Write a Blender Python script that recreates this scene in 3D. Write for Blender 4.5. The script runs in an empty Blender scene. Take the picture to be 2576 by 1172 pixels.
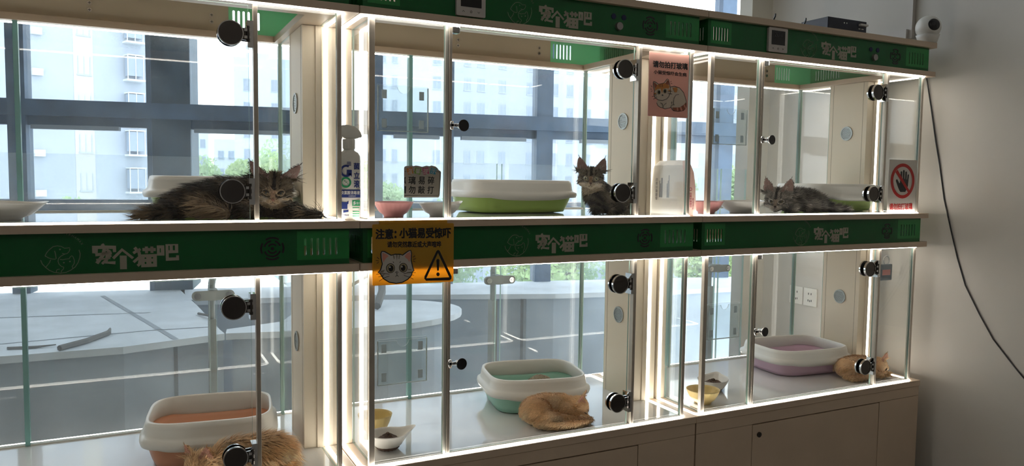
import bpy, bmesh, math, random
import numpy as np
from mathutils import Vector, Matrix, noise
from mathutils.geometry import tessellate_polygon
random.seed(7)
PI = math.pi
sc = bpy.context.scene
C = sc.collection

# ------------------------------------------------------------------ camera, world, light, exposure
def add_camera():
    yaw, pitch, roll = 0.46589, -0.06878, 0.01325
    cy, sy, cp, sp = math.cos(yaw), math.sin(yaw), math.cos(pitch), math.sin(pitch)
    f = Vector((sy*cp, cy*cp, sp)); rt = Vector((cy, -sy, 0)); up = rt.cross(f)
    r2 = rt*math.cos(roll) + up*math.sin(roll); u2 = -rt*math.sin(roll) + up*math.cos(roll)
    cam = bpy.data.cameras.new('camera'); o = bpy.data.objects.new('camera', cam); C.objects.link(o)
    m = Matrix((r2, u2, -f)).transposed().to_4x4()
    m.translation = Vector((-0.55843, -2.04525, 0.12131))
    o.matrix_world = m
    cam.sensor_width = 36; cam.sensor_fit = 'HORIZONTAL'; cam.lens = 1913.35/2576*36
    cam.shift_x = -3.1/2576; cam.shift_y = -5.3/2576
    cam.clip_end = 800; cam.clip_start = .05
    sc.camera = o
add_camera()
sc.view_settings.view_transform = 'Standard'; sc.view_settings.look = 'None'
sc.view_settings.gamma = 1; sc.view_settings.use_curve_mapping = False
sc.view_settings.exposure = 0.15
sc.cycles.transparent_max_bounces = 32
sc.cycles.max_bounces = 6; sc.cycles.diffuse_bounces = 3; sc.cycles.glossy_bounces = 3; sc.cycles.transmission_bounces = 2
sc.cycles.adaptive_threshold = .08
sc.cycles.use_denoising = True
sc.cycles.sample_clamp_indirect = 6
sc.cycles.caustics_reflective = False; sc.cycles.caustics_refractive = False
w = bpy.data.worlds.new('sky'); sc.world = w; w.use_nodes = True
bg = w.node_tree.nodes['Background']; bg.inputs[0].default_value = (.93, .975, 1, 1); bg.inputs[1].default_value = 3.6

# ------------------------------------------------------------------ materials
MATS = {}
def mat(name, col=(.8,.8,.8), rough=.5, metal=0, emit=None, es=1, noise_amt=0, nscale=20, bump=0, trans=0, coat=0, stretch=None):
    if name in MATS: return MATS[name]
    m = bpy.data.materials.new(name); m.use_nodes = True; MATS[name] = m
    nt = m.node_tree; b = nt.nodes['Principled BSDF']
    b.inputs['Base Color'].default_value = (*col, 1); b.inputs['Roughness'].default_value = rough
    b.inputs['Metallic'].default_value = metal
    if coat: b.inputs['Coat Weight'].default_value = coat
    if emit: b.inputs['Emission Color'].default_value = (*emit, 1); b.inputs['Emission Strength'].default_value = es
    if noise_amt or bump:
        tc = nt.nodes.new('ShaderNodeTexCoord'); n = nt.nodes.new('ShaderNodeTexNoise')
        mp = nt.nodes.new('ShaderNodeMapping'); nt.links.new(tc.outputs['Object'], mp.inputs[0])
        if stretch: mp.inputs['Scale'].default_value = stretch
        nt.links.new(mp.outputs[0], n.inputs['Vector']); n.inputs['Scale'].default_value = nscale
        n.inputs['Detail'].default_value = 6
        if noise_amt:
            r = nt.nodes.new('ShaderNodeMapRange'); nt.links.new(n.outputs[0], r.inputs[0])
            r.inputs[1].default_value = .25; r.inputs[2].default_value = .75
            r.inputs[3].default_value = 1-noise_amt; r.inputs[4].default_value = 1+noise_amt*.5
            mx = nt.nodes.new('ShaderNodeVectorMath'); mx.operation = 'SCALE'; mx.inputs[0].default_value = col
            nt.links.new(r.outputs[0], mx.inputs['Scale']); nt.links.new(mx.outputs[0], b.inputs['Base Color'])
        if bump:
            bp = nt.nodes.new('ShaderNodeBump'); bp.inputs['Strength'].default_value = bump; bp.inputs['Distance'].default_value = .004
            nt.links.new(n.outputs[0], bp.inputs['Height']); nt.links.new(bp.outputs[0], b.inputs['Normal'])
    if trans:   # part of the light passes through (thin plastic, paper)
        tr = nt.nodes.new('ShaderNodeBsdfTranslucent'); tr.inputs[0].default_value = (*col, 1)
        ms = nt.nodes.new('ShaderNodeMixShader'); ms.inputs[0].default_value = trans
        nt.links.new(b.outputs[0], ms.inputs[1]); nt.links.new(tr.outputs[0], ms.inputs[2])
        nt.links.new(ms.outputs[0], nt.nodes['Material Output'].inputs[0])
    return m
def glass(name, tint=(.985, .995, .99), haze_amt=0, hazecol=(.8,.85,.88), gloss=1.45, patchy=0):
    if name in MATS: return MATS[name]
    m = bpy.data.materials.new(name); m.use_nodes = True; MATS[name] = m
    nt = m.node_tree; nt.nodes.remove(nt.nodes['Principled BSDF']); out = nt.nodes['Material Output']
    t = nt.nodes.new('ShaderNodeBsdfTransparent'); t.inputs[0].default_value = (*tint, 1)
    g = nt.nodes.new('ShaderNodeBsdfGlossy'); g.inputs['Roughness'].default_value = .02
    ge = nt.nodes.new('ShaderNodeNewGeometry'); dt = nt.nodes.new('ShaderNodeVectorMath'); dt.operation = 'DOT_PRODUCT'
    nt.links.new(ge.outputs['Incoming'], dt.inputs[0]); nt.links.new(ge.outputs['Normal'], dt.inputs[1])
    ab = nt.nodes.new('ShaderNodeMath'); ab.operation = 'ABSOLUTE'; nt.links.new(dt.outputs['Value'], ab.inputs[0])
    su = nt.nodes.new('ShaderNodeMath'); su.operation = 'SUBTRACT'; su.inputs[0].default_value = 1; nt.links.new(ab.outputs[0], su.inputs[1])
    pw = nt.nodes.new('ShaderNodeMath'); pw.operation = 'POWER'; pw.inputs[1].default_value = 5; nt.links.new(su.outputs[0], pw.inputs[0])
    fr = nt.nodes.new('ShaderNodeMath'); fr.operation = 'MULTIPLY_ADD'; fr.inputs[1].default_value = .96; fr.inputs[2].default_value = .035; fr.use_clamp = True
    nt.links.new(pw.outputs[0], fr.inputs[0])
    a = t
    if haze_amt:  # milky veil mixed in to stand for haze on the glass
        d = nt.nodes.new('ShaderNodeBsdfDiffuse'); d.inputs[0].default_value = (*hazecol, 1)
        tl = nt.nodes.new('ShaderNodeBsdfTranslucent'); tl.inputs[0].default_value = (*hazecol, 1)
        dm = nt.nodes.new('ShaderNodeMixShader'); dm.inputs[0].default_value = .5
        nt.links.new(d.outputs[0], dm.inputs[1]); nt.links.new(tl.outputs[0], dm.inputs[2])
        a = nt.nodes.new('ShaderNodeMixShader'); a.inputs[0].default_value = haze_amt
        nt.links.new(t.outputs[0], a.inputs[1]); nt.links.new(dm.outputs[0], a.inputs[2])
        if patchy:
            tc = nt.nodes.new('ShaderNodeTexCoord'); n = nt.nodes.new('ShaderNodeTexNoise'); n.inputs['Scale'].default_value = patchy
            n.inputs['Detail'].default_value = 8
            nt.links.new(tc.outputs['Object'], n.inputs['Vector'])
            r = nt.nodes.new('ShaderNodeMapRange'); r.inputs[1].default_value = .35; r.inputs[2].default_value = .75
            r.inputs[3].default_value = haze_amt*.5; r.inputs[4].default_value = haze_amt*1.8
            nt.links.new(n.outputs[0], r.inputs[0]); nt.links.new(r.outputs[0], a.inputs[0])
    ms = nt.nodes.new('ShaderNodeMixShader'); nt.links.new(fr.outputs[0], ms.inputs[0])
    nt.links.new(a.outputs[0], ms.inputs[1]); nt.links.new(g.outputs[0], ms.inputs[2]); nt.links.new(ms.outputs[0], out.inputs[0])
    return m
cream = mat('cream_laminate', (.71,.56,.42), .38, noise_amt=.05, nscale=6)
cream_in = mat('cream_board_lit', (.80,.70,.55), .5)  # cream made lighter to stand for missing light inside the cases
whitegloss = mat('white_gloss_laminate', (.80,.80,.79), .05, noise_amt=.04, nscale=5, coat=.4)
alu = mat('brushed_aluminium', (.60,.54,.46), .38, .45, noise_amt=.06, nscale=60)
chrome = mat('chrome', (.72,.71,.70), .1, 1)
darkchrome = mat('metal_dark_reflection', (.11,.10,.095), .18, .9)  # hinge faces: dark tone stands for the dark room they reflect
green = mat('green_acrylic', (.019,.18,.052), .18, trans=.25)
greenlit = mat('green_acrylic_lit', (.42,.75,.48), .2, trans=.5)  # same green acrylic; light coming through is put into the paler colour
letter = mat('cream_print', (.44,.42,.33), .5)
black = mat('black_print', (.012,.012,.014), .5)
blackp = mat('black_plastic', (.015,.015,.018), .25)
led = mat('led_light', (1,1,1), .5, emit=(1,.95,.87), es=16)
ledv = mat('led_light_upright', (1,1,1), .5, emit=(1,.95,.86), es=5)
pane = glass('clear_glass', (.99,.996,.993))
bpane = glass('back_glass', (.985,.992,.99), haze_amt=.05, patchy=6)
pedge = mat('glass_edge', (.45,.62,.56), .15, trans=.5)
bglass = glass('balustrade_glass', (.975,.99,.99), haze_amt=.05, patchy=3)
wglass = glass('window_glass', (.97,.985,1), haze_amt=.07, patchy=1.5)
acryl = glass('clear_acrylic', (.965,.98,.98), haze_amt=.02)
acedge = mat('acrylic_edge', (.8,.86,.86), .2, trans=.5)
whitepl = mat('white_plastic', (.78,.76,.71), .28)
rubber = mat('silicone_seal', (.75,.74,.68), .5, trans=.3)

# ------------------------------------------------------------------ mesh helpers
def mesh_obj(name, me, m, parent=None):
    o = bpy.data.objects.new(name, me); C.objects.link(o)
    if m is not None and not me.materials:
        for x in (m if isinstance(m, (list, tuple)) else [m]): me.materials.append(x)
    if parent is not None: o.parent = parent
    return o
def to_mesh(name, bm, smooth=False):
    me = bpy.data.meshes.new(name); bm.normal_update(); bm.to_mesh(me); bm.free()
    if smooth: me.polygons.foreach_set('use_smooth', [True]*len(me.polygons))
    return me
def obj(name, bm, m, parent=None, smooth=False):
    return mesh_obj(name, to_mesh(name, bm, smooth), m, parent)
def tag(o, label, cat, group=None, kind=None):
    if label: o['label'] = label
    if cat: o['category'] = cat
    if group: o['group'] = group
    if kind: o['kind'] = kind
    return o
def struct(o): o['kind'] = 'structure'; return o
def empty(name, loc=(0,0,0), rz=0):
    o = bpy.data.objects.new(name, None); C.objects.link(o); o.location = loc; o.rotation_euler = (0,0,rz); o.empty_display_size = .05
    return o
def box(bm, x0, x1, y0, y1, z0, z1, mi=0, bev=0):
    vs = [bm.verts.new((x, y, z)) for x in (x0, x1) for y in (y0, y1) for z in (z0, z1)]
    fs = []
    for q in ((0,1,3,2),(4,6,7,5),(0,4,5,1),(2,3,7,6),(0,2,6,4),(1,5,7,3)):
        f = bm.faces.new([vs[i] for i in q]); f.material_index = mi; fs.append(f)
    if bev:
        es = list({e for f in fs for e in f.edges})
        bmesh.ops.bevel(bm, geom=es, offset=bev, segments=2, affect='EDGES', profile=.5)
    return fs
def B(*a, **k):
    bm = bmesh.new(); box(bm, *a, **k); return bm
def tube(bm, pts, r, n=8, cap=True):
    pts = [Vector(p) for p in pts]; rings = []
    rs = r if isinstance(r, (list, tuple)) else [r]*len(pts)
    for i, p in enumerate(pts):
        d = (pts[min(i+1, len(pts)-1)] - pts[max(i-1, 0)]).normalized()
        a = d.orthogonal().normalized() if i == 0 else (rings_a - d*rings_a.dot(d)).normalized()
        rings_a = a; b = d.cross(a)
        rings.append([bm.verts.new(p + (a*math.cos(2*PI*k/n) + b*math.sin(2*PI*k/n))*rs[i]) for k in range(n)])
    for i in range(len(rings)-1):
        for k in range(n):
            bm.faces.new((rings[i][k], rings[i][(k+1)%n], rings[i+1][(k+1)%n], rings[i+1][k]))
    if cap: bm.faces.new(rings[0][::-1]); bm.faces.new(rings[-1])
def cyl(bm, p0, p1, r0, r1=None, n=24):
    tube(bm, [p0, p1], [r0, r0 if r1 is None else r1], n)
def sphere(bm, c, r, seg=16, rings=10, M=None):
    r = r if isinstance(r, (list, tuple)) else (r, r, r)
    m = Matrix.Translation(Vector(c)) @ (M.to_4x4() if M is not None else Matrix.Identity(4)) @ Matrix.Diagonal((*r, 1))
    bmesh.ops.create_uvsphere(bm, u_segments=seg, v_segments=rings, radius=1, matrix=m)
def plate(bm, loops, t, fn, mi=0, mis=None):
    """flat plate: first loop is the outline, the others are holes; fn(u, v, w) -> point, w runs through the thickness"""
    tris = tessellate_polygon([[Vector((p[0], p[1], 0)) for p in L] for L in loops])
    flat = [p for L in loops for p in L]
    f0 = [bm.verts.new(fn(p[0], p[1], 0)) for p in flat]; f1 = [bm.verts.new(fn(p[0], p[1], t)) for p in flat]
    for a, b, c in tris:
        if a == b or b == c or a == c: continue
        try:
            f = bm.faces.new((f0[a], f0[b], f0[c])); f.material_index = mi
            f = bm.faces.new((f1[c], f1[b], f1[a])); f.material_index = mi
        except ValueError: pass
    k = 0
    for L in loops:
        n = len(L)
        for i in range(n):
            j = (i+1) % n
            f = bm.faces.new((f0[k+i], f0[k+j], f1[k+j], f1[k+i])); f.material_index = mi if mis is None else mis
        k += n
    bmesh.ops.recalc_face_normals(bm, faces=bm.faces)
def rrect(x0, y0, x1, y1, r, n=5):
    pts = []
    for cx, cy, a in ((x1-r, y1-r, 0), (x0+r, y1-r, 90), (x0+r, y0+r, 180), (x1-r, y0+r, 270)):
        for i in range(n+1):
            t = math.radians(a + 90*i/n); pts.append((cx+r*math.cos(t), cy+r*math.sin(t)))
    return pts
def disc_pts(cx, cy, rx, ry=None, n=24, a0=0, a1=360):
    ry = rx if ry is None else ry
    m = n if a1-a0 >= 360 else n+1
    return [(cx+rx*math.cos(math.radians(a0+(a1-a0)*i/n)), cy+ry*math.sin(math.radians(a0+(a1-a0)*i/n))) for i in range(m)]
def ribbon(pts, w, closed=False):
    """outline polygon of a thick polyline"""
    P = [Vector((p[0], p[1])) for p in pts]; n = len(P); L = []; R = []
    for i in range(n):
        a = P[i-1] if (i > 0 or closed) else P[i]; b = P[(i+1) % n] if (i < n-1 or closed) else P[i]
        d = (b-a).normalized(); nn = Vector((-d.y, d.x))
        L.append(P[i]+nn*w/2); R.append(P[i]-nn*w/2)
    if closed: return [[tuple(p) for p in L], [tuple(p) for p in R]]
    return [[tuple(p) for p in L] + [tuple(p) for p in R[::-1]]]
def strip(bm, pts, w, t, fn):
    """thick polyline built quad by quad (safe for curls)"""
    P = [Vector((p[0], p[1])) for p in pts]; n = len(P); rows = []
    for i in range(n):
        a = P[max(i-1,0)]; b = P[min(i+1,n-1)]; d = (b-a).normalized(); nn = Vector((-d.y, d.x))
        rows.append([bm.verts.new(fn(*(P[i]+nn*w/2*s), k)) for s in (-1,1) for k in (0,t)])
    for i in range(n-1):
        a, b = rows[i], rows[i+1]
        bm.faces.new((a[0],b[0],b[2],a[2])); bm.faces.new((a[1],a[3],b[3],b[1]))
        bm.faces.new((a[0],a[1],b[1],b[0])); bm.faces.new((a[2],b[2],b[3],a[3]))
    bm.faces.new(rows[0][0:1]+rows[0][2:3]+rows[0][3:4]+rows[0][1:2]); bm.faces.new(rows[-1][0:1]+rows[-1][1:2]+rows[-1][3:4]+rows[-1][2:3])
def front(y0):          # artwork plane facing the room: u -> x, v -> z, thickness towards the viewer
    return lambda u, v, w: (u, y0-w, v)
TXT = {}
def text_pts(s, bold=0.0):
    bold = 0.0; key = (s, bold)
    if key in TXT: return TXT[key]
    cu = bpy.data.curves.new('t', 'FONT'); cu.body = s; cu.size = 1; cu.fill_mode = 'FRONT'; cu.offset = bold; cu.resolution_u = 3
    o = bpy.data.objects.new('t', cu); C.objects.link(o)
    dg = bpy.context.evaluated_depsgraph_get(); me = bpy.data.meshes.new_from_object(o.evaluated_get(dg))
    v = [(p.co.x, p.co.y) for p in me.vertices]; f = [tuple(p.vertices) for p in me.polygons]
    bpy.data.objects.remove(o); bpy.data.curves.remove(cu); bpy.data.meshes.remove(me)
    TXT[key] = (v, f); return TXT[key]
def text(bm, s, x0, z0, x1, z1, fn, w=0.0006, bold=0.0, vertical=False, xf=None):
    """lettering fitted into the box x0..x1, z0..z1; xf maps box coords before fn"""
    v, f = text_pts(s, bold)
    if not v: return
    xs = [p[0] for p in v]; ys = [p[1] for p in v]; ax, bx, ay, by = min(xs), max(xs), min(ys), max(ys)
    bx += 2*bold; by += 2*bold
    for kk, (dx, dy) in enumerate(((0,0),) if bold <= 0 else ((0,0),(2*bold,0),(bold,0),(bold,bold*1.6),(0,bold),(2*bold,bold))):   # bold: shifted copies
        nv = []
        for p in v:
            a = (p[0]+dx-ax)/(bx-ax or 1); b = (p[1]+dy-ay)/(by-ay or 1)
            if vertical: q = (x0+(x1-x0)*b, z1-(z1-z0)*a)
            else: q = (x0+(x1-x0)*a, z0+(z1-z0)*b)
            if xf: q = xf(*q)
            nv.append(bm.verts.new(fn(q[0], q[1], w+kk*4e-5)))
        for q in f:
            try: bm.faces.new([nv[i] for i in q])
            except ValueError: pass

# ------------------------------------------------------------------ room shell
FL, CE = -1.38, 3.1
wallm = mat('painted_wall', (.60,.575,.53), .8, noise_amt=.05, nscale=2.5, bump=.12)
conc = mat('grey_concrete', (.42,.50,.60), .8, noise_amt=.22, nscale=4, bump=.2)
slabm = mat('dusty_stone_slab', (.78,.86,.96), .7, noise_amt=.16, nscale=5)
framem = mat('dark_window_frame', (.085,.15,.25), .5, noise_amt=.35, nscale=7)  # bluish tone also carries the haze of the glass in front
struct(obj('floor', B(-4.2,2.6,-4.6,3.9,FL-.05,FL), mat('grey_floor_tile', (.34,.32,.30), .3, noise_amt=.1, nscale=3)))
struct(obj('ceiling', B(-4.2,2.6,-4.6,3.9,CE,CE+.05), mat('ceiling_paint', (.45,.44,.42), .8)))
struct(obj('wall_right', B(2.49,2.6,-4.6,1.0,FL,CE), wallm))
struct(obj('wall_left', B(-4.2,-4.1,-4.6,3.9,FL,CE), mat('left_wall_paint', (.4,.38,.35), .8)))
struct(obj('wall_front', B(-4.2,2.6,-4.6,-4.5,FL,CE), mat('shop_wall_paint', (.30,.27,.24), .7)))
struct(obj('trim_1', B(2.348,2.6,1.0,1.09,FL,CE), mat('beige_jamb', (.60,.57,.50), .7)))
# window wall: a slanted line beyond the balustrade
P0 = Vector((-1.146,3.327)); P1 = Vector((2.146,2.634)); DW = (P1-P0).normalized(); NW = Vector((-DW.y, DW.x))
def wp(s, z, t=0): q = P0+DW*s+NW*t; return (q.x, q.y, z)
def wbox(bm, s0, s1, z0, z1, t0=-.06, t1=.06, mi=0):
    vs = [bm.verts.new(wp(s, z, t)) for s in (s0, s1) for t in (t0, t1) for z in (z0, z1)]
    for q in ((0,1,3,2),(4,6,7,5),(0,4,5,1),(2,3,7,6),(0,2,6,4),(1,5,7,3)):
        bm.faces.new([vs[i] for i in q]).material_index = mi
ledge_z = -.60
bm = bmesh.new()
for s0, s1 in ((-3.2,-3.1),(-2.2,-2.1),(-.84,-.79),(-.04,.056),(.708,.735),(2.057,2.13),(2.558,2.602),(3.183,3.299),(4.586,4.70)):
    wbox(bm, s0, s1, ledge_z, CE)
wbox(bm, -3.2, 5.2, .455, .55, -.07, .06); wbox(bm, -3.2, 5.2, .40, .455, -.03, .05); wbox(bm, -3.2, 5.2, 1.52, 1.6)
wbox(bm, -3.2, 5.2, -.20, -.04); wbox(bm, -3.2, 5.2, CE-.1, CE)
wf = struct(obj('window_1', bm, framem))
bm = bmesh.new(); wbox(bm, .735, .954, ledge_z, CE, -.05, .3)
struct(obj('trim_2', bm, mat('dark_clad_column', (.06,.11,.165), .45, noise_amt=.4, nscale=9, stretch=(1,1,.3))))
bm = bmesh.new()
for s0, s1 in ((-3.1,-2.2),(-2.1,-.84),(-.79,-.04),(.056,.708),(.954,2.057),(2.13,2.558),(2.602,3.183),(3.299,4.586)):
    for z0, z1 in ((ledge_z,-.20),(-.04,.40),(.55,1.52),(1.6,CE-.1)): wbox(bm, s0+.001, s1-.001, z0, z1, -.004, .004)
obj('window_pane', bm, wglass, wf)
# gutter-like bright drip lip under the transom
bm = bmesh.new()
for s0, s1 in ((.09,.56),(.98,1.9),(2.2,2.5),(2.65,3.1),(3.5,3.9)): wbox(bm, s0, s1, .375, .40, -.09, -.04)
obj('awning_lip', bm, mat('grey_lip', (.25,.30,.36), .5), wf)
# stone ledges between the balustrade and the window
def prism(name, poly, z0, z1, m):
    bm = bmesh.new(); plate(bm, [poly], z0-z1, lambda u, v, w: (u, v, z1+w)); return struct(obj(name, bm, m))
wl = lambda s: tuple(P0+DW*s-NW*.02)
prism('trim_3', [(-3.6,1.40),(-1.03,1.475),(-.6,1.475),(-.19,1.60),(-.2,1.70),(-.245,2.464),(-.30,3.14),wl(.9),wl(-2.5)], ledge_z-.03, ledge_z, slabm)
prism('trim_4', [(-3.6,1.46),(-1.03,1.53),(-.6,1.53),(-.19,1.66),(-.26,2.44),(-.33,3.10),wl(.85),wl(-2.5)], FL, ledge_z-.031, conc)
arc = [(.52+.56*math.cos(t)*1.0, 1.90+.40*math.sin(t)) for t in [(-1.45+i*2.75/14) for i in range(15)]]
prism('trim_5', [(-.185,1.60),(.30,1.50)] + arc + [(.3,2.25),(.10,1.80),(-.17,1.70)], ledge_z-.03, ledge_z-.0005, slabm)
prism('trim_6', [(-.15,1.66),(.3,1.56)] + [((x-.5)*.92+.48,(y-1.9)*.92+1.9) for x, y in arc] + [(.3,2.2),(.1,1.75)], FL, ledge_z-.031, conc)
prism('trim_7', [(-.29,2.66),(.754,2.452),(1.817,2.075),(2.6,1.93),(3.3,1.86),(3.9,1.8),wl(5.1),wl(.9)], ledge_z-.03, ledge_z+.0005, slabm)
prism('trim_8', [(-.29,2.69),(.754,2.48),(1.817,2.10),(2.6,1.955),(3.3,1.89),(3.9,1.83),wl(5.1),wl(.9)], FL, ledge_z-.031, conc)
bm = bmesh.new(); wbox(bm, -3.2, 5.2, FL, ledge_z-.03, .061, .16); struct(obj('wall_window', bm, conc))
seam = mat('dark_joint', (.10,.12,.145), .8)
bm = bmesh.new()
for (x, y) in ((-.395,1.594),): box(bm, x-.008, x+.008, y-.004, y+.02, FL, ledge_z-.032)
box(bm, 1.62, 1.64, 2.13, 2.2, FL, ledge_z-.032)
struct(obj('trim_9', bm, seam))
bm = bmesh.new()   # slab joints
for a, b in (((-.395,1.545),(-.50,2.02)),((-.50,2.02),(-.72,3.0)),((-1.6,1.66),(-.5,1.80)),((-.5,1.80),(-.2,1.78)),((-1.9,2.55),(-.48,2.3))):
    a = Vector(a); b = Vector(b); d = (b-a).normalized(); n = Vector((-d.y,d.x))*(.006 if abs(d.x) > .5 else .012)
    vs = [bm.verts.new((*q, ledge_z+.0015)) for q in (a-n, b-n, b+n, a+n)]; bm.faces.new(vs)
struct(obj('trim_10', bm, mat('slab_joint', (.36,.41,.48), .8)))
# fallen twigs
twig = mat('dry_twig', (.13,.13,.13), .8)
def twig_at(pts, r, label):
    bm = bmesh.new(); tube(bm, [(x, y, ledge_z+r+z) for x, y, z in pts], [r]*(len(pts)-1)+[r*.4], 6)
    tag(obj('twig', bm, twig), label, 'twig')
twig_at([(-.83,1.49,0),(-.74,1.60,0),(-.66,1.75,0),(-.655,1.83,.004)], .012, 'thick curved fallen twig at the front edge of the left stone ledge')
twig_at([(-.26,2.14,0),(-.21,1.98,.01),(-.20,1.88,0)], .007, 'thin forked twig lying near the right end of the left stone ledge')
twig_at([(-1.02,1.60,0),(-.92,1.58,0),(-.85,1.60,0)], .006, 'small dark twig on the left stone ledge at the photo edge')
twig_at([(.62,1.93,0),(.70,2.1,.05),(.76,2.3,.14),(.80,2.4,.22)], .022, 'broken branch leaning up from the round stone ledge')
twig_at([(.25,2.05,0),(.5,2.22,.06),(.75,2.45,.12)], .014, 'long bare branch slanting across the round stone ledge')

# balustrade: glass panels with spider brackets on bent steel posts
steel = mat('brushed_steel', (.27,.29,.28), .5, .3, noise_amt=.2, nscale=14)
BY = 1.0
edges = [-4.05,-2.7,-1.49,-.29,.90,2.16]
panels = [(edges[i]+.012, (edges[i+1]-.012) if i+1 < len(edges) else 2.34) for i in range(len(edges))]
panels[-1] = (2.172, 2.34)
names = ['far left beyond the photo edge','behind the left cabinet, left of the wide pillar view','behind the left cabinet','spanning the left and middle cabinets','spanning the middle and right cabinets','short panel ending at the beige wall jamb']
for k, (a, b) in enumerate(panels):
    if k < 2: continue
    bm = bmesh.new(); box(bm, a, b, BY-.006, BY+.006, FL+.02, .185)
    for f in bm.faces: f.material_index = 0 if abs(f.normal.y) > .5 else 1
    bm.normal_update()
    for f in bm.faces: f.material_index = 0 if abs(f.normal.y) > .5 else 1
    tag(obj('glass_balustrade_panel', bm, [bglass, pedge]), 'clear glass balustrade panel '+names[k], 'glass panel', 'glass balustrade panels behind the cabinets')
plab = ['steel post with spider bracket seen through the lower left glass case','steel post with spider bracket rising behind the mint litter box','steel post with spider bracket seen through the lower right glass case left pane']
for k, x in enumerate((-.29, .90, 2.16)):
    r = empty('balustrade_post', (x, BY, FL)); tag(r, plab[k], 'post', 'balustrade posts')
    bm = bmesh.new(); box(bm, -.013, .013, .03, .075, 0, .95)
    obj('pole', bm, steel, r)
    bm = bmesh.new()
    pts = [(0,.052,.95),(0,.052,1.08),(.012,.058,1.15),(.03,.075,1.20),(.035,.09,1.24)]
    for a, b in zip(pts, pts[1:]): tube(bm, [a, b], .013, 10)
    obj('bent_arm', bm, steel, r)
    bm = bmesh.new(); plate(bm, [rrect(-.075,1.032,.075,1.068,.017)], .012, lambda u,v,w: (u,-.012-w,v)); box(bm, -.015,.015,-.02,.04,1.03,1.07)
    br = obj('spider_bracket', bm, steel, r)
    for s in (-.055,.055):
        bm = bmesh.new(); cyl(bm, (s,-.03,1.05), (s,-.024,1.05), .012, n=20); cyl(bm, (s,-.033,1.05), (s,-.03,1.05), .005, n=12); obj('bolt', bm, chrome, br)
# ------------------------------------------------------------------ display cabinets
W = 1.2; D = .65
zA1, zA0, zB1, zB0, zC1, zC0, zD1, zD0, zE1 = .697, .675, .5795, .5595, 0, -.0204, -.1178, -.1387, -.7032
XL, XD, XH, XR = .0412, .2651, .9287, 1.1488       # posts along the front
YG0, YG1 = .022, .030                               # front glass
YB0, YB1 = .606, .614                               # back glass
PF, PB = .236, .433                                 # side pillar front and back
LOGO = dict()
def lg(u, v): return ((u-795)/6350.0, (442-.0223*u-v)/5650.0)
def logo_emblem(bm, x0, z0, y):
    fn = lambda a, b, w: (x0+a, y-w, z0+b)
    S = lambda pts, w=9: strip(bm, [lg(*p) for p in pts], w/6000.0, .0008, fn)
    S([(540,485),(560,535),(600,580),(650,622),(710,648),(790,660),(860,650),(920,622),(980,580),(1020,520),(1045,450),(1050,400),(1035,350)], 10)
    S([(608,440),(598,425),(620,385),(650,350),(700,308),(755,295),(805,302),(850,328),(915,320),(917,345),(905,375),(880,398),(850,405),(815,396)])
    S([(720,362),(730,400),(738,465),(725,472),(690,470),(640,455),(598,425)])
    S([(668,478),(650,520),(600,580)]); S([(850,405),(800,432),(768,465),(760,500),(772,540),(800,568),(832,580),(830,600),(805,625),(795,650)])
    S([(735,645),(738,622),(750,610),(780,605)]); S([(785,475),(820,482),(860,472),(905,468),(918,445),(940,428),(955,440),(972,490),(970,530),(940,575),(952,600)])
    for c in ((790,343),(835,520),(914,505)):
        plate(bm, [[(lg(*c)[0]+.0018*math.cos(t*PI/6), lg(*c)[1]+.0018*math.sin(t*PI/6)) for t in range(12)]], .0008, fn)
    for i, ch in enumerate('YKHAMAX'):
        t = math.radians(74-i*7.5); cx, cz = .0505*math.cos(t), .0505*math.sin(t)+.002; a = t-PI/2
        def xf(p, q, cx=cx, cz=cz, a=a): return (cx+p*math.cos(a)-q*math.sin(a), cz+p*math.sin(a)+q*math.cos(a))
        text(bm, ch, -.0022, -.0025, .0022, .0025, fn, xf=xf)
def logo_text(bm, x0, z0, y):
    def fn(a, b, w): return (x0+a, y-w, z0+b)
    def mp(u, v): return ((u-1205)/(2378-1205)*.190, (442-.0223*u-v)/5650.0)
    def Pg(*loops): plate(bm, [[mp(*p) for p in L] for L in loops], .0008, fn)
    def S(pts, w): strip(bm, [mp(*p) for p in pts], w/6100.0, .0008, fn)
    R = lambda a, b, c, d: [(a,b),(c,b),(c,d),(a,d)]
    Pg([(1205,302),(1320,300),(1322,285),(1352,268),(1368,285),(1370,298),(1518,302),(1518,388),(1476,390),(1474,345),(1280,345),(1278,398),(1238,405),(1206,402)])
    S([(1245,425),(1460,400)], 44); S([(1365,345),(1345,430),(1262,540)], 48); S([(1390,355),(1440,385)], 38)
    S([(1405,400),(1385,530),(1506,535)], 46); S([(1450,430),(1330,548)], 36); S([(1255,490),(1440,470)],26)
    Pg([(1595,335),(1755,462),(1728,488),(1600,378),(1490,490),(1462,462)]); Pg(R(1565,437,1657,625))
    Pg(R(1870,335,2053,378)); Pg(R(1905,314,1945,408)); Pg(R(1980,314,2020,404))
    Pg([(1850,424),(2066,418),(2066,598),(1850,602)], R(1898,466,1920,486), R(1990,462,2014,482), R(1898,528,1920,556), R(1990,526,2014,552))
    S([(1745,405),(1845,348)], 40); S([(1765,328),(1825,395),(1838,490),(1826,560),(1800,580)], 44); S([(1748,530),(1835,455)], 40)
    Pg(R(2068,298,2172,442), R(2108,340,2123,398))
    Pg([(2188,283),(2366,280),(2366,405),(2232,410),(2232,470),(2335,468),(2335,440),(2376,440),(2376,510),(2190,516)], R(2230,303,2246,368), R(2290,300,2320,368))
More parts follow.
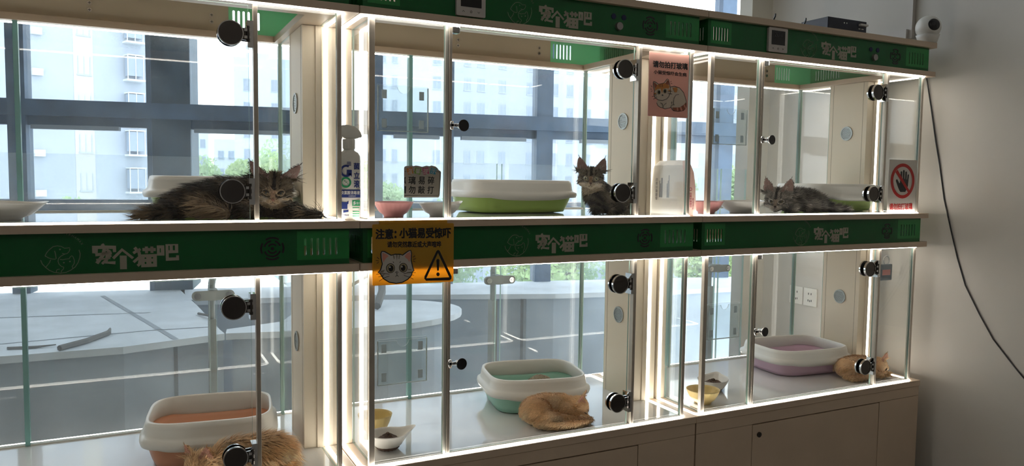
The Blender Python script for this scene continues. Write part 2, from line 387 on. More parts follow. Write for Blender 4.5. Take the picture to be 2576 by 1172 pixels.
def grille_mark(bm, x0, z0, y):
    fn = lambda a, b, w: (x0+a, y-w, z0+b)
    for r, spans in ((.0285, ((55,125),(150,205),(235,305),(335,390))), (.0205, ((20,70),(100,165),(200,340))), (.0115, ((40,150),(200,330)))):
        for a0, a1 in spans: strip(bm, disc_pts(0, 0, r, n=10, a0=a0, a1=a1), .0042, .0008, fn)
    plate(bm, [disc_pts(0,0,.0042,n=14)], .0008, fn)
def slots(u0, z0, n=6, pitch=.0165, w=.0062, h=.047):
    return [rrect(u0+i*pitch-w/2, z0-h/2, u0+i*pitch+w/2, z0+h/2, w/2-.0002, 3) for i in range(n)]
def rect_loop(x0, y0, x1, y1): return [(x0,y0),(x1,y0),(x1,y1),(x0,y1)]
def led_path(zup, side, which):
    """U-shaped strip in a board: front or back half, ends at the pillar"""
    x0, x1, r = .012, 1.163, .032
    if which == 'f': y, ye, s = .0125, PF, 1
    else: y, ye, s = .638, PB, -1
    pts = [(x0, ye)] + [(x0, y+s*r)]
    for i in range(1, 6): t = i/6*PI/2; pts.append((x0+r-r*math.cos(t), y+s*(r-r*math.sin(t))))
    pts += [(x0+r, y), (x1-r, y)]
    for i in range(1, 6): t = i/6*PI/2; pts.append((x1-r+r*math.sin(t), y+s*(r-r*math.cos(t))))
    pts += [(x1, y+s*r), (x1, ye)]
    return pts
CACHE = {}
def part(key, name, make, m, parent, smooth=False):
    """one mesh object; the mesh itself is shared between the three cabinets"""
    if key not in CACHE:
        CACHE[key] = to_mesh(name, make(), smooth)
        for x in (m if isinstance(m, (list, tuple)) else [m]): CACHE[key].materials.append(x)
    return mesh_obj(name, CACHE[key], None, parent)
def pane_box(x0, x1, y0, y1, z0, z1):
    bm = bmesh.new(); box(bm, x0, x1, y0, y1, z0, z1); bm.normal_update()
    ax = min(((x1-x0),0),((y1-y0),1),((z1-z0),2))[1]
    for f in bm.faces: f.material_index = 0 if abs(f.normal[ax]) > .5 else 1
    return bm
def ring(z0, z1, inner=.075):
    bm = bmesh.new()
    plate(bm, [rrect(.001,0,W-.001,D,.003,2), rect_loop(inner,.10,W-.125,D-.055)[::-1]], z1-z0, lambda u,v,w: (u,v,z0+w)); return bm
def fascia_front(z0, z1, left_slots, right_slots, thermo):
    def mk():
        bm = bmesh.new(); zc = (z0+z1)/2
        L = [rect_loop(.013, z0, 1.175, z1)]
        L += slots(1.056, zc)
        L += slots(.040, zc, 6, .0125)
        plate(bm, L, .004, lambda u,v,w: (u,.022-w,v)); return bm
    return mk
def hinge(bm, cz):
    fn = lambda u, v, w: (.873+u, .018-w, cz+v)
    out = [p for p in disc_pts(0,0,.031,n=28,a0=28,a1=332)]
    out = out + [(.046,-.016),(.046,.016)]
    plate(bm, [out], .006, fn, mi=0, mis=1)
    plate(bm, [out], .006, lambda u, v, w: (.873+u, .040-w, cz+v), mi=0, mis=1)
    plate(bm, [disc_pts(0,0,.0312,n=36), disc_pts(0,0,.0288,n=36)], .0022, lambda u, v, w: (.873+u, .0122-w, cz+v), mi=1, mis=1)
    box(bm, .913, .927, .008, .042, cz-.034, cz+.034, 1)
    cyl(bm, (.915,.010,cz-.02), (.915,.010,cz+.02), .005, n=10)
    for z in (-.012,.006): box(bm, .905,.923,.006,.014, cz+z, cz+z+.007, 1)
def knob(bm, cz):
    box(bm, .268, .296, .006, .014, cz-.004, cz+.005, 0, .001)
    box(bm, .268, .276, .006, .034, cz-.012, cz+.012, 0)
    cyl(bm, (.300,.022,cz), (.300,.010,cz), .008, n=20)
    cyl(bm, (.300,.012,cz), (.303,-.004,cz), .009, .017, n=28)
def knob_face(bm, cz): cyl(bm, (.303,-.004,cz), (.3035,-.007,cz), .0172, .0168, n=28)
def vent_cover(cy, cz, x):
    bm = bmesh.new(); fn = lambda u, v, w: (x-w, cy-u, cz+v)
    holes = []
    for j in range(-5, 6):
        for i in range(-5, 6):
            u = i*.0058+(.0029 if j % 2 else 0); v = j*.0050
            if math.hypot(u, v) < .0235: holes.append(disc_pts(u, v, .0017, n=6))
    plate(bm, [disc_pts(0,0,.0265,n=32)]+holes, .002, fn)
    plate(bm, [disc_pts(0,0,.031,n=32), disc_pts(0,0,.0262,n=32)], .004, fn)
    return bm
ulabel = ['glass display case with the dark tabby above the peach litter box',
          'middle display case with the pink cat notice on its pane and mint litter box below',
          'display case beside the bare right wall, with the no-touch hand sign and pink litter box']
U = []
for i, ox in enumerate((-W, 0, W)):
    r = empty('cat_display_cabinet', (ox, 0, 0)); U.append(r)
    tag(r, ulabel[i], 'display cabinet', 'cat display cabinets in a row')
    # base
    def mk():
        bm = bmesh.new()
        box(bm, .001, W-.001, 0, D, zE1-.024, zE1, 0, .0015)
        box(bm, .003, W-.003, .004, D-.004, -.768, zE1-.0255)
        box(bm, .003, .2655, .004, .022, FL+.08, -.7695); box(bm, .9555, W-.003, .004, .022, FL+.08, -.7695)
        box(bm, .003, .02, .022, D-.004, FL, -.7695); box(bm, W-.02, W-.003, .022, D-.004, FL, -.7695); box(bm, .02, W-.02, D-.02, D-.004, FL, -.7695)
        box(bm, .003, W-.003, .03, .05, FL, FL+.08); box(bm, .02,W-.02,.05,D-.02,FL,FL+.02)
        return bm
    base = part('base', 'base_cabinet', mk, cream, r)
    dr = part('cdoor', 'cabinet_door', lambda: B(.2685, .9525, .004, .021, FL+.084, -.7725, bev=.001), cream, r)
    part('lock', 'lock', lambda: (lambda bm: (cyl(bm, (.300,.0045,-.811), (.300,0,-.811), .010, n=24), bm)[1])(bmesh.new()), darkchrome, dr)
    part('lockslot', 'keyhole', lambda: B(.299,.3012,-.0012,.0002,-.816,-.806), black, dr)
    part('floor_lo', 'floor_sheet', lambda: B(.048, 1.142, .034, .602, zE1, zE1+.003), whitegloss, r)
    part('floor_up', 'floor_sheet', lambda: B(.048, 1.142, .034, .602, zC1, zC1+.003), whitegloss, r)
    # boards
    part('boardA', 'top_board', lambda: B(.001, W-.001, 0, D, zA0, zA1, bev=.001), cream, r)
    part('boardB', 'frame_board', lambda: ring(zB0, zB1), cream, r)
    part('boardC', 'shelf_board', lambda: B(.001, W-.001, 0, D, zC0, zC1, bev=.001), cream, r)
    part('boardD', 'frame_board', lambda: ring(zD0, zD1), cream, r)
    # fascias
    for lv, (z0, z1, zc) in (('t', (zB1, zA0, .627)), ('m', (zD1, zC0, -.069))):
        ff = part('ff'+lv, 'front_fascia', fascia_front(z0, z1, 1, 1, 0), green, r)
        part('le'+lv, 'logo_emblem', lambda: (lambda bm: (logo_emblem(bm, .491, zc-.004, .0178), bm)[1])(bmesh.new()), mat('dim_green_print',(.22,.34,.20),.5), ff)
        part('lt'+lv, 'logo_lettering', lambda: (lambda bm: (logo_text(bm, .556, zc-.003, .0178), bm)[1])(bmesh.new()), letter, ff)
        part('gm'+lv, 'speaker_mark', lambda: (lambda bm: (grille_mark(bm, .971, zc-.002, .0178), bm)[1])(bmesh.new()), black, ff)
        def gp(lo):
            def mk():
                bm = bmesh.new(); zc_ = (z0+z1)/2
                if lo: L = [rect_loop(.026, z0+.014, .118, z1-.006)] + slots(.040, zc_, 6, .0125)
                else: L = [rect_loop(1.034, z0+.014, 1.1745, z1-.006)] + slots(1.056, zc_)
                plate(bm, L, .0003, lambda u,v,w: (u,.0179-w,v)); return bm
            return mk
        for lo in (0, 1): part('gp%d%s' % (lo, lv), 'backlight_patch', gp(lo), mat('green_acrylic_backlit', (.028,.28,.07), .25), ff)  # thin lighter sheet round the slots, painting in the backlight
        def side(x, flip):
            def mk():
                bm = bmesh.new()
                L = [rect_loop(.0225, z0, .628, z1)] + slots(.045, (z0+z1)/2, 8, .0145, .0055) + slots(.46, (z0+z1)/2, 10, .0145, .0055)
                plate(bm, L, .004, lambda u,v,w: (x+w, u, v)); return bm
            return mk
        part('sl'+lv, 'side_fascia', side(.013, 0), green, r); part('sr'+lv, 'side_fascia', side(1.171, 0), greenlit, r)
        part('bk'+lv, 'back_fascia', lambda: B(.017, .935, .618, .628, z0, z1), cream_in, r)
        def bg_():
            bm = bmesh.new(); plate(bm, [rect_loop(.9355, z0, 1.171, z1)] + slots(.952, (z0+z1)/2, 6, .0155, .0075, .058), .004, lambda u,v,w: (u,.626-w,v)); return bm
        part('bg'+lv, 'back_fascia', bg_, greenlit, r)
        if lv == 't':
            for sj, (sx, sz) in enumerate(((.540,.633),(.540,.612),(.884,.633),(.884,.612))):
                def scr():
                    bm = bmesh.new()
                    cyl(bm, (sx,.6185,sz), (sx,.616,sz), .0065, n=18); box(bm, sx-.004, sx+.004, .6152, .6165, sz-.0006, sz+.0006, 1); box(bm, sx-.0006, sx+.0006, .6152, .6165, sz-.004, sz+.004, 1)
                    return bm
                part('screw%d' % sj, 'screw', scr, [chrome, black], r)
            if i > 0:
                def th():
                    bm = bmesh.new(); plate(bm, [rrect(.283,.586,.374,.672,.004)], .010, lambda u,v,w:(u,.0175-w,v)); return bm
                t = part('thermo', 'thermostat', th, mat('grey_white_plastic',(.62,.58,.55),.35), r)
                part('thscr', 'screen', lambda: B(.296,.361,.0068,.0075,.612,.662), blackp, t)
                def ic():
                    bm = bmesh.new(); fn = front(.0075)
                    text(bm, '20.0', .308, .640, .350, .655, fn, .0012); 
                    return bm
                part('thdig', 'digits', ic, mat('faint_lcd_digit',(.05,.055,.06),.4), t)
                def ic2():
                    bm = bmesh.new(); fn = front(.0074)
                    strip(bm, [(.301,.597),(.3045,.601),(.308,.597)], .0012, .0005, fn); strip(bm, [(.349,.601),(.3525,.597),(.356,.601)], .0012, .0005, fn)
                    plate(bm, [disc_pts(.3285,.599,.0034,n=16), disc_pts(.3285,.599,.0024,n=16)], .0005, fn); return bm
                part('thic', 'button_icons', ic2, black, t)
                part('btn', 'push_button', lambda: (lambda bm: (cyl(bm, (.846,.0175,.611), (.846,.008,.611), .0135, .012, n=28), bm)[1])(bmesh.new()), mat('grey_button',(.35,.33,.32),.3,.6), r)
                part('cam', 'sensor_holes', lambda: (lambda bm: (cyl(bm, (.827,.0178,.641), (.827,.0165,.641), .009, n=20), cyl(bm, (.866,.0178,.641), (.866,.0165,.641), .009, n=20), bm)[2])(bmesh.new()), mat('dark_blue_lens',(.01,.02,.08),.1), r)
    # two glass tiers
    for tn, z0, z1, hz, kz in (('u', zC1, zB0, (.478,.079), .272), ('l', zE1, zD0, (-.221,-.619), -.426)):
        a, b = z0+.001, z1-.001
        k = lambda s: s+tn
        def posts(x0, x1, y0=.018, y1=.034): return lambda: B(x0, x1, y0, y1, a, b, bev=.001)
        part(k('pL'), 'post', posts(XL-.010, XL+.006), alu, r)
        part(k('pD1'), 'post', posts(XD-.010, XD-.001), rubber, r); part(k('pD2'), 'post', posts(XD, XD+.009, .014, .034), alu, r)
        part(k('pH'), 'post', posts(XH-.001, XH+.010, .014, .034), alu, r)
        part(k('pR'), 'post', posts(XR-.006, XR+.006), alu, r)
        part(k('gL'), 'glass_pane', lambda: pane_box(XL+.0065, XD-.0105, YG0, YG1, a, b), [pane, pedge], r)
        part(k('gR'), 'glass_pane', lambda: pane_box(XH+.0105, XR-.0065, YG0, YG1, a, b), [pane, pedge], r)
        dg = part(k('gD'), 'glass_door', lambda: pane_box(XD+.0105, .917, YG0+.0015, YG1-.0005, a+.006, b-.006), [pane, pedge], r)
        for j, hzz in enumerate(hz):
            part(k('h%d' % j), 'hinge', lambda: (lambda bm: (hinge(bm, hzz), bm)[1])(bmesh.new()), [darkchrome, chrome], dg)
        kb = part(k('kn'), 'door_knob', lambda: (lambda bm: (knob(bm, kz), bm)[1])(bmesh.new()), chrome, dg, True)
        part(k('knf'), 'knob_face', lambda: (lambda bm: (knob_face(bm, kz), bm)[1])(bmesh.new()), blackp, dg)
        part(k('catch'), 'door_catch', lambda: B(XD+.010, XD+.034, .016, .040, b-.022, b-.002, bev=.003), chrome, dg)
        part(k('bs'), 'bottom_seal', lambda: B(XL+.007, XR-.007, .019, .034, a, a+.004), rubber, r)
        # back panes, meeting at a green edge
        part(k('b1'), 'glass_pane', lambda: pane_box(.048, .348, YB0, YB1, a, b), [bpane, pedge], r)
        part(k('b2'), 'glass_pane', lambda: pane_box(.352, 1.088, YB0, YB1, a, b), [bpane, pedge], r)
        part(k('bj'), 'glass_seam', lambda: B(.344, .357, .598, .622, a, b), mat('green_glass_seam', (.34,.54,.52), .2, trans=.5), r)
        part(k('bc'), 'glass_seam', lambda: B(1.089, 1.101, .602, .615, a, b), mat('pale_green_seam', (.36,.46,.42), .25, trans=.3), r)
        part(k('bb'), 'bottom_seal', lambda: B(.048, 1.09, .600, .620, a, a+.006), rubber, r)
        # side panes
        for sx, q in ((.041, 'sl'), (1.1445, 'sr')):
            part(k(q+'f'), 'side_pane', lambda: pane_box(sx, sx+.006, .036, PF-.002, a, b), [pane, pedge], r)
            x2 = sx if sx < .5 else 1.094
            part(k(q+'b'), 'side_pane', lambda: pane_box(x2, x2+.006, PB+.002, .600, a, b), [pane, pedge], r)
        # pillars
        def colr():
            bm = bmesh.new(); box(bm, 1.094, 1.132, PF, PB, a, b); box(bm, 1.132, 1.150, PF-.004, PB+.004, a, b); box(bm, 1.150, W-.006, PF+.004, PB-.004, a, b)
            return bm
        cp = part(k('colr'), 'side_pillar', colr, cream_in, r)
        def grv():
            bm = bmesh.new(); box(bm, 1.0935,1.095,PF+.020,PF+.0215,a,b); box(bm, 1.0935,1.095,PB-.019,PB-.0175,a,b); return bm
        part(k('grv'), 'panel_groove', grv, mat('groove_shadow_line',(.40,.34,.26),.7), cp)
        vz = .340 if tn == 'u' else -.390
        part(k('vent'), 'vent_cover', lambda: vent_cover(.335, vz, 1.0938), mat('dull_vent_metal', (.42,.44,.42), .4, .6), cp)
        part(k('ventb'), 'vent_hole', lambda: (lambda bm: (cyl(bm, (1.0937,.335,vz), (1.0933,.335,vz), .025, n=24), bm)[1])(bmesh.new()), black, cp)
        part(k('coll'), 'side_pillar', lambda: B(.006, .040, PF, PB, a, b), cream_in, r)
        # light strips
        def leds(which, zz):
            def mk():
                bm = bmesh.new(); strip(bm, led_path(0,0,which), .0105, .0022, lambda u,v,w: (u,v,zz+w)); return bm
            return mk
        for wh in 'fb':
            part(k('ledb'+wh), 'light_strip', leds(wh, z0+.0003), led, r)
            part(k('ledt'+wh), 'light_strip', leds(wh, z1-.0026), led, r)
        for j, (x0, y0_, y1_) in enumerate(((.008,PF-.0035,PF-.0005),(1.156,PF-.001,PF+.003),(.008,PB+.0005,PB+.003),(1.156,PB-.003,PB+.001))):
            part(k('vled%d' % j), 'upright_light_strip', lambda: B(x0, x0+.012, y0_, y1_, a+.003, b-.003), ledv, r)
# ------------------------------------------------------------------ litter boxes
def sq_ring(w, d, n=64, e=4.2):
    pts = []
    for i in range(n):
        t = 2*PI*i/n; c, s = math.cos(t), math.sin(t)
        pts.append((w/2*math.copysign(abs(c)**(2/e), c), d/2*math.copysign(abs(s)**(2/e), s), t))
    return pts
def loft(bm, rings, close_bottom=False, close_top=False):
    vr = [[bm.verts.new(p) for p in R] for R in rings]; n = len(vr[0])
    for a, b in zip(vr, vr[1:]):
        for i in range(n): bm.faces.new((a[i], a[(i+1)%n], b[(i+1)%n], b[i]))
    if close_bottom: bm.faces.new(vr[0][::-1])
    if close_top: bm.faces.new(vr[-1])
def wave(t):   # dips of the rim skirt at the middle of the long sides
    s = math.sin(t)
    if abs(s) < .5: return 0
    c = math.cos(t)
    return -.009*max(0, 1-abs(abs(c)-.0)/.42)**.5 if abs(c) < .42 else 0
def litter_box(name_label, loc, rz, col, litcol, heap=(.0,.0,.03), w=.43, d=.33, group=None, hs=1.0, skirt=.058):
    r = empty('litter_box', loc, rz); tag(r, name_label, 'litter box', group)
    tray = mat('tray_plastic_%d' % int(col[0]*1000+col[1]*100), col, .3, trans=.22)
    R = lambda sc_, z, dz=0: [(x, y, z*hs) for x, y, t in sq_ring(w*sc_[0], d*sc_[1])]
    bm = bmesh.new()
    loft(bm, [R((.70,.68),.001), R((.80,.79),.004), R((.84,.83),.02), R((.90,.885),.052), R((.93,.915),.066), R((.915,.90),.067), R((.885,.865),.052), R((.82,.80),.02), R((.78,.77),.008)], True, True)
    obj('tray', bm, tray, r, True)
    bm = bmesh.new()
    def RW(s, z, k): return [(x, y, z*hs + wave(t)*k) for x, y, t in sq_ring(w*s[0], d*s[1])]
    loft(bm, [RW((.95,.94),skirt,1), RW((.985,.98),skirt-.002,1), RW((1,1),skirt+.006,1), RW((.995,.995),skirt+.014,.8), RW((.955,.945),skirt+.019,.5), RW((.935,.92),skirt+.024,.2), RW((.92,.90),.100,0), RW((.905,.88),.111,0), RW((.88,.845),.113,0), RW((.865,.825),.109,0),
              RW((.87,.83),.088,0), RW((.885,.855),.070,.5), RW((.90,.88),.066,.8), RW((.95,.94),skirt,1)])
    obj('rim', bm, whitepl, r, True)
    bm = bmesh.new(); hx, hy, hz = heap; N = 26
    g = []
    for a in range(N+1):
        row = []
        for b in range(N+1):
            u, v = (a/N*2-1), (b/N*2-1); x, y = u*w*.385*(1-.14*v*v), v*d*.375*(1-.14*u*u)
            z = .018 + hz*math.exp(-(((x-hx)/.08)**2+((y-hy)/.06)**2)) + .004*noise.noise(Vector((x*90, y*90, hx)))
            row.append(bm.verts.new((x, y, z*hs)))
        g.append(row)
    for a in range(N):
        for b in range(N): bm.faces.new((g[a][b], g[a+1][b], g[a+1][b+1], g[a][b+1]))
    lm = mat('litter_%d' % int(litcol[0]*1000), litcol, .9, noise_amt=.6, nscale=160, bump=.6)
    l = obj('litter', bm, lm, r); tag(l, None, None, kind='stuff')
    return r
greenp = (.55,.72,.20); UL = 'green litter boxes on the upper shelves'
litter_box('green litter box with white rim behind the dark lying tabby, upper left case', (-.315,.385,.0035), 0, greenp, (.22,.24,.10), (.02,.03,.03), skirt=.055)
litter_box('green litter box with white rim left of the sitting kitten, upper middle case', (.648,.375,.0035), 0, greenp, (.22,.24,.10), (0,-.02,.028), skirt=.055)
litter_box('green litter box with white rim behind the grey lying tabby, upper right case', (2.092,.262,.0035), 0, greenp, (.22,.24,.10), (.02,0,.03), skirt=.055, w=.39)
litter_box('peach litter box with tall white rim behind a fluffy orange cat', (-.357,.335,zE1+.0035), math.radians(-8), (.86,.46,.28), (.35,.30,.24), (.02,.05,.012), w=.375, d=.34, hs=1.2)
litter_box('mint green litter box with white rim and sand heap, middle case', (.748,.380,zE1+.0035), math.radians(-12), (.42,.72,.60), (.30,.24,.16), (.045,.05,.062), w=.385, d=.34, hs=1.1)
litter_box('lilac pink litter box with white rim, lower right case', (2.06,.365,zE1+.0035), math.radians(-6), (.78,.56,.68), (.42,.34,.38), (0,0,.012), w=.43, d=.34)

# ------------------------------------------------------------------ bowls
def bowl(label, loc, r0, h, m, rib=False, rz=0, group=None, spout=0, flat=1.0, food=False, asym=0):
    o = empty('pet_bowl', loc, rz); tag(o, label, 'bowl', group)
    bm = bmesh.new(); n = 96
    def ring_(rr, z, k=0):
        out = []
        for i in range(n):
            t = 2*PI*i/n; q = rr
            if rib: q += .0005*math.cos(24*t)*min(1, z/h*1.2)
            zz = z + asym*k*math.cos(t)
            sp = spout*k*max(0, math.cos(t-.3))**14
            out.append(((q+sp)*math.cos(t), (q+sp*.2)*flat*math.sin(t), zz+sp*.4))
        return out
    f = .5
    prof = [(f*.96,0),(f,.002),(f*1.02,.006),(.70,h*.30),(.86,h*.62),(.96,h*.90),(1.0,h),(.975,h*1.0),(.93,h*.88),(.83,h*.62),(.66,h*.32),(f*.9,.010),(.2,.007)]
    loft(bm, [ring_(r0*a, z, (z/h)**2) for a, z in prof], True, True)
    obj('body', bm, m, o, True)
    if food:
        bm = bmesh.new()
        for i in range(70):
            a = random.random()*2*PI; q = (random.random()**.5)*.6*r0; z = h*.50 + (1-q/(.6*r0))*h*.45
            sphere(bm, (q*math.cos(a), q*math.sin(a)*flat, z), (.0055, .0055, .0032), 6, 4, Matrix.Rotation(random.random()*3, 3, 'X'))
        sphere(bm, (0,0,h*.34), (r0*.66, r0*.66*flat, h*.50), 16, 8)
        fo = obj('kibble', bm, mat('brown_kibble', (.10,.055,.035), .8, noise_amt=.5, nscale=120), o); tag(fo, None, None, kind='stuff')
    return o
pinkb = mat('pink_ceramic', (.72,.33,.32), .3); whiteb = mat('white_ceramic', (.80,.77,.72), .18); yellowb = mat('yellow_plastic', (.83,.66,.30), .3, trans=.25)
zu, zl = .0032, zE1+.0032
bowl('shallow off-white ceramic bowl in the upper left corner case, nearest the photo edge', (-.845,.165,zu), .095, .046, whiteb, spout=.010, flat=.8, asym=-.004)
bowl('pink ribbed bowl in the upper middle case, left of the clear warning sticker', (.137,.13,zu), .059, .045, pinkb, rib=True, group='pink bowls on the upper shelves')
bowl('off-white bowl with small spout beside the upper middle door frame', (.288,.14,zu), .066, .040, whiteb, spout=.016, flat=.85)
bowl('pink ribbed bowl half hidden behind the paper bag, upper right case', (1.327,.13,zu), .061, .045, pinkb, rib=True, group='pink bowls on the upper shelves')
bowl('off-white bowl beside the grey tabby behind the upper right door frame', (1.50,.135,zu), .092, .046, whiteb, spout=.014, flat=.85)
bowl('yellow ribbed bowl in the lower middle case, behind the white kibble bowl', (.128,.29,zl), .055, .062, yellowb, rib=True)
bowl('white ceramic bowl with pulled spout holding kibble, lower middle case', (.122,.135,zl), .060, .050, whiteb, spout=.030, flat=.9, food=True, rz=-.2)
bowl('yellow bowl behind the front post of the lower right case', (1.325,.115,zl), .062, .052, yellowb, rib=True)
bowl('white shell-shaped bowl heaped with brown kibble, lower right case', (1.475,.23,zl), .075, .048, whiteb, spout=.016, flat=.8, food=True, rz=.5)

# ------------------------------------------------------------------ signs
def bil(c, dst):
    """map crop coordinates of a sign with corners c (tl,tr,br,bl) to its rectangle dst (x0,z1,x1,z0)"""
    (ax,ay),(bx,by),(cx,cy),(dx,dy) = c; x0,z1,x1,z0 = dst
    def f(u, v):
        s = (u-ax)/(bx-ax)
        for _ in range(4):
            vt = ay+(by-ay)*s; vb = dy+(cy-dy)*s; t = (v-vt)/(vb-vt)
            l = ax+(dx-ax)*t; rr = bx+(cx-bx)*t; s = (u-l)/(rr-l)
        return (x0+(x1-x0)*s, z1-(z1-z0)*t)
    return f
def ell(cx, cy, rx, ry, n=24): return disc_pts(cx, cy, rx, ry, n)
# hanging amber notice
F = bil(((62,55),(1422,40),(1412,1050),(75,1122)), (0,0,.241,-.170))
sg = empty('warning_notice', (.0335, -.0035, -.010)); tag(sg, 'amber acrylic notice with a scared cat face and a warning triangle', 'sign')
bm = bmesh.new(); plate(bm, [rrect(0,-.170,.241,0,.004)], .0025, front(0))
obj('acrylic_sheet', bm, mat('amber_acrylic', (.82,.50,.08), .22, trans=.5), sg)
# hanging hook over the board edge
obj('hanging_lip', B(.02,.221,-.0002,.0030,-.004,.010), mat('amber_acrylic'), sg)
def art(name, polys, m, parent, F, y, w=.0004):
    fn = front(y)
    for P in polys:
        bm = bmesh.new(); plate(bm, [[F(*p) for p in L] for L in P], w, fn); o = obj(name, bm, m, parent)
    return o
def lines(name, ls, wd, m, parent, F, y, w=.0004, px=1500):
    bm = bmesh.new()
    for L in ls: strip(bm, [F(*p) for p in L], wd, w, front(y))
    return obj(name, bm, m, parent)
def words(name, items, m, parent, F, y, bold=.03):
    bm = bmesh.new()
    for s, x0, y0, x1, y1 in items:   # crop box: left, bottom, right, top
        text(bm, s, 0, 0, 1, 1, front(y), .0004, bold, xf=lambda p, q: F(x0+(x1-x0)*p + 0, y0+(y1-y0)*q))
    return obj(name, bm, m, parent)
y = -.0025
words('headline', [('注意',110,310,400,125),(':',415,295,450,160),('小猫易受惊吓',495,298,1370,108)], black, sg, F, y, .045)
words('subline', [('请勿突然靠近或大声喧哗',300,455,1200,345)], black, sg, F, y, .03)
catw = mat('print_pale_grey', (.62,.58,.52), .5); outl = black; earp = mat('print_pink', (.72,.30,.22), .5); eyed = mat('print_olive', (.40,.33,.20), .5); tanp = mat('print_taupe', (.30,.26,.19), .5)
headp = [(200,560),(215,520),(260,525),(365,590),(430,572),(520,575),(550,590),(640,520),(685,505),(700,560),(695,680),(720,800),(742,860),(715,880),(700,940),(640,1010),(550,1062),(450,1080),(340,1060),(250,1000),(205,930),(190,900),(160,890),(200,840),(225,740),(205,640)]
art('cat_face', [[headp]], catw, sg, F, y)
lines('cat_outline', [headp+[headp[0]]], .0028, outl, sg, F, y-.0003)
art('ear_print', [[[(225,545),(290,570),(325,605),(285,640),(265,670),(245,715),(225,650)]], [[(675,530),(690,600),(665,710),(640,665),(610,640),(585,610),(620,560)]]], earp, sg, F, y-.0003)
art('eye_rim_print', [[ell(357,815,72,85)], [ell(565,807,70,82)]], outl, sg, F, y-.0004)
art('iris_print', [[ell(357,815,62,74)], [ell(565,807,60,72)]], eyed, sg, F, y-.0008)
art('pupil_print', [[ell(364,818,40,56)], [ell(560,812,38,54)]], outl, sg, F, y-.0012)
art('eye_glint', [[ell(346,796,11,15)], [ell(540,790,11,15)]], mat('print_white',(.8,.8,.8),.5), sg, F, y-.0016)
art('stripe_print', [[[(390,588),(415,582),(425,640),(412,665)]], [[(438,578),(475,578),(460,680)]], [[(490,578),(515,585),(500,660),(485,650)]], [[(200,860),(270,840),(240,890),(190,895)]], [[(205,940),(275,905),(245,945)]], [[(640,825),(705,835),(690,850),(645,845)]], [[(610,890),(700,875),(700,900)]]], tanp, sg, F, y-.0003)
lines('cat_nose', [[(440,885),(462,875),(485,885),(463,905),(440,885)], [(463,905),(463,935),(440,962)], [(463,935),(487,960)], [(395,700),(412,724)], [(520,698),(506,722)]], .0015, outl, sg, F, y-.0004)
for _q in [[(130,920),(230,905),(340,918)], [(165,968),(240,950)], [(178,1042),(250,985),(340,952)], [(570,912),(650,895),(770,893)], [(575,940),(660,970),(735,1008)], [(700,930),(740,940)], [(140,622),(175,655)], [(122,680),(172,688)], [(135,728),(170,712)], [(722,625),(758,600)], [(722,665),(772,650)], [(722,690),(760,705)]]: lines('ink_stroke', [_q], .0013, outl, sg, F, y-.0005)
tri = [(1120,520),(1145,500),(1172,512),(1380,960),(1375,1005),(1345,1028),(945,1035),(915,1000),(918,960)]
tin = [(1145,552),(1340,975),(948,992)]
art('warning_triangle', [[tri, tin[::-1]], [[(1118,675),(1145,652),(1172,675),(1160,850),(1145,866),(1130,850)]], [ell(1146,923,28,34,16)]], outl, sg, F, y)
# pink notice on the middle case pane
F = bil(((187,42),(798,88),(762,1107),(165,1085)), (0,0,.165,-.212))
sg = empty('cat_notice', (.971, .0205, .545)); tag(sg, 'salmon pink notice with a crouching orange and white cat drawing', 'sign')
bm = bmesh.new(); plate(bm, [rrect(0,-.212,.165,0,.004)], .0025, front(0)); obj('acrylic_sheet', bm, mat('pink_acrylic', (.86,.53,.45), .25, trans=.3), sg)
words('headline', [('请勿拍打玻璃',235,300,768,190)], black, sg, lambda u, v: F(u, v+(u-235)*.055), y, .04)
words('subline', [('小猫受惊吓会生病',248,405,750,340)], black, sg, lambda u, v: F(u, v+(u-235)*.065), y, .03)
catb = mat('print_cream', (.72,.60,.48), .5); ora = mat('print_orange', (.62,.24,.06), .5); brn = mat('print_brown', (.30,.09,.05), .5)
body = [(495,612),(560,595),(640,620),(700,690),(730,780),(745,850),(742,930),(700,985),(620,1000),(545,990),(520,960),(510,940),(450,955),(415,965),(385,950),(350,945),(310,915),(292,870),(300,830),(470,775),(490,640)]
headq = [(240,545),(250,528),(285,545),(320,572),(400,550),(450,482),(468,490),(485,560),(500,640),(498,700),(470,770),(440,805),(380,830),(320,825),(265,790),(250,740),(258,680),(242,610)]
art('cat_body', [[body]], catb, sg, F, y); lines('body_outline', [body[:-3]], .0018, outl, sg, F, y-.0003)
art('cat_head', [[headq]], catb, sg, F, y-.0006); lines('head_outline', [headq+[headq[0]]], .0018, outl, sg, F, y-.0009)
art('orange_patch', [[[(262,640),(300,580),(400,556),(440,540),(485,600),(470,640),(430,630),(385,645),(372,720),(350,640),(300,650),(268,680)]], [[(530,620),(600,612),(608,650),(590,695),(560,690),(545,650)]], [[(250,715),(290,712),(265,745)]], [[(450,660),(495,655),(495,690)]]], ora, sg, F, y-.0009)
art('brown_print', [[[(246,550),(262,548),(298,585),(270,640),(255,620)]], [[(452,500),(468,512),(478,580),(440,570),(420,560)]], [[(525,940),(640,935),(715,880),(728,850),(742,880),(738,930),(700,980),(620,995),(545,985)]]], brn, sg, F, y-.0012)
art('tail_band', [[[(590,940),(612,938),(615,990),(595,992)]], [[(640,935),(662,925),(680,985),(655,990)]], [[(695,900),(715,885),(738,935),(722,955)]]], earp, sg, F, y-.0014)
art('eye_print', [[ell(320,700,28,40)], [ell(415,678,28,40)]], eyed, sg, F, y-.0013); art('pupil_print', [[ell(324,700,17,27)], [ell(413,680,17,27)], [[(362,745),(378,730),(392,752),(376,760)]]], outl, sg, F, y-.0016)
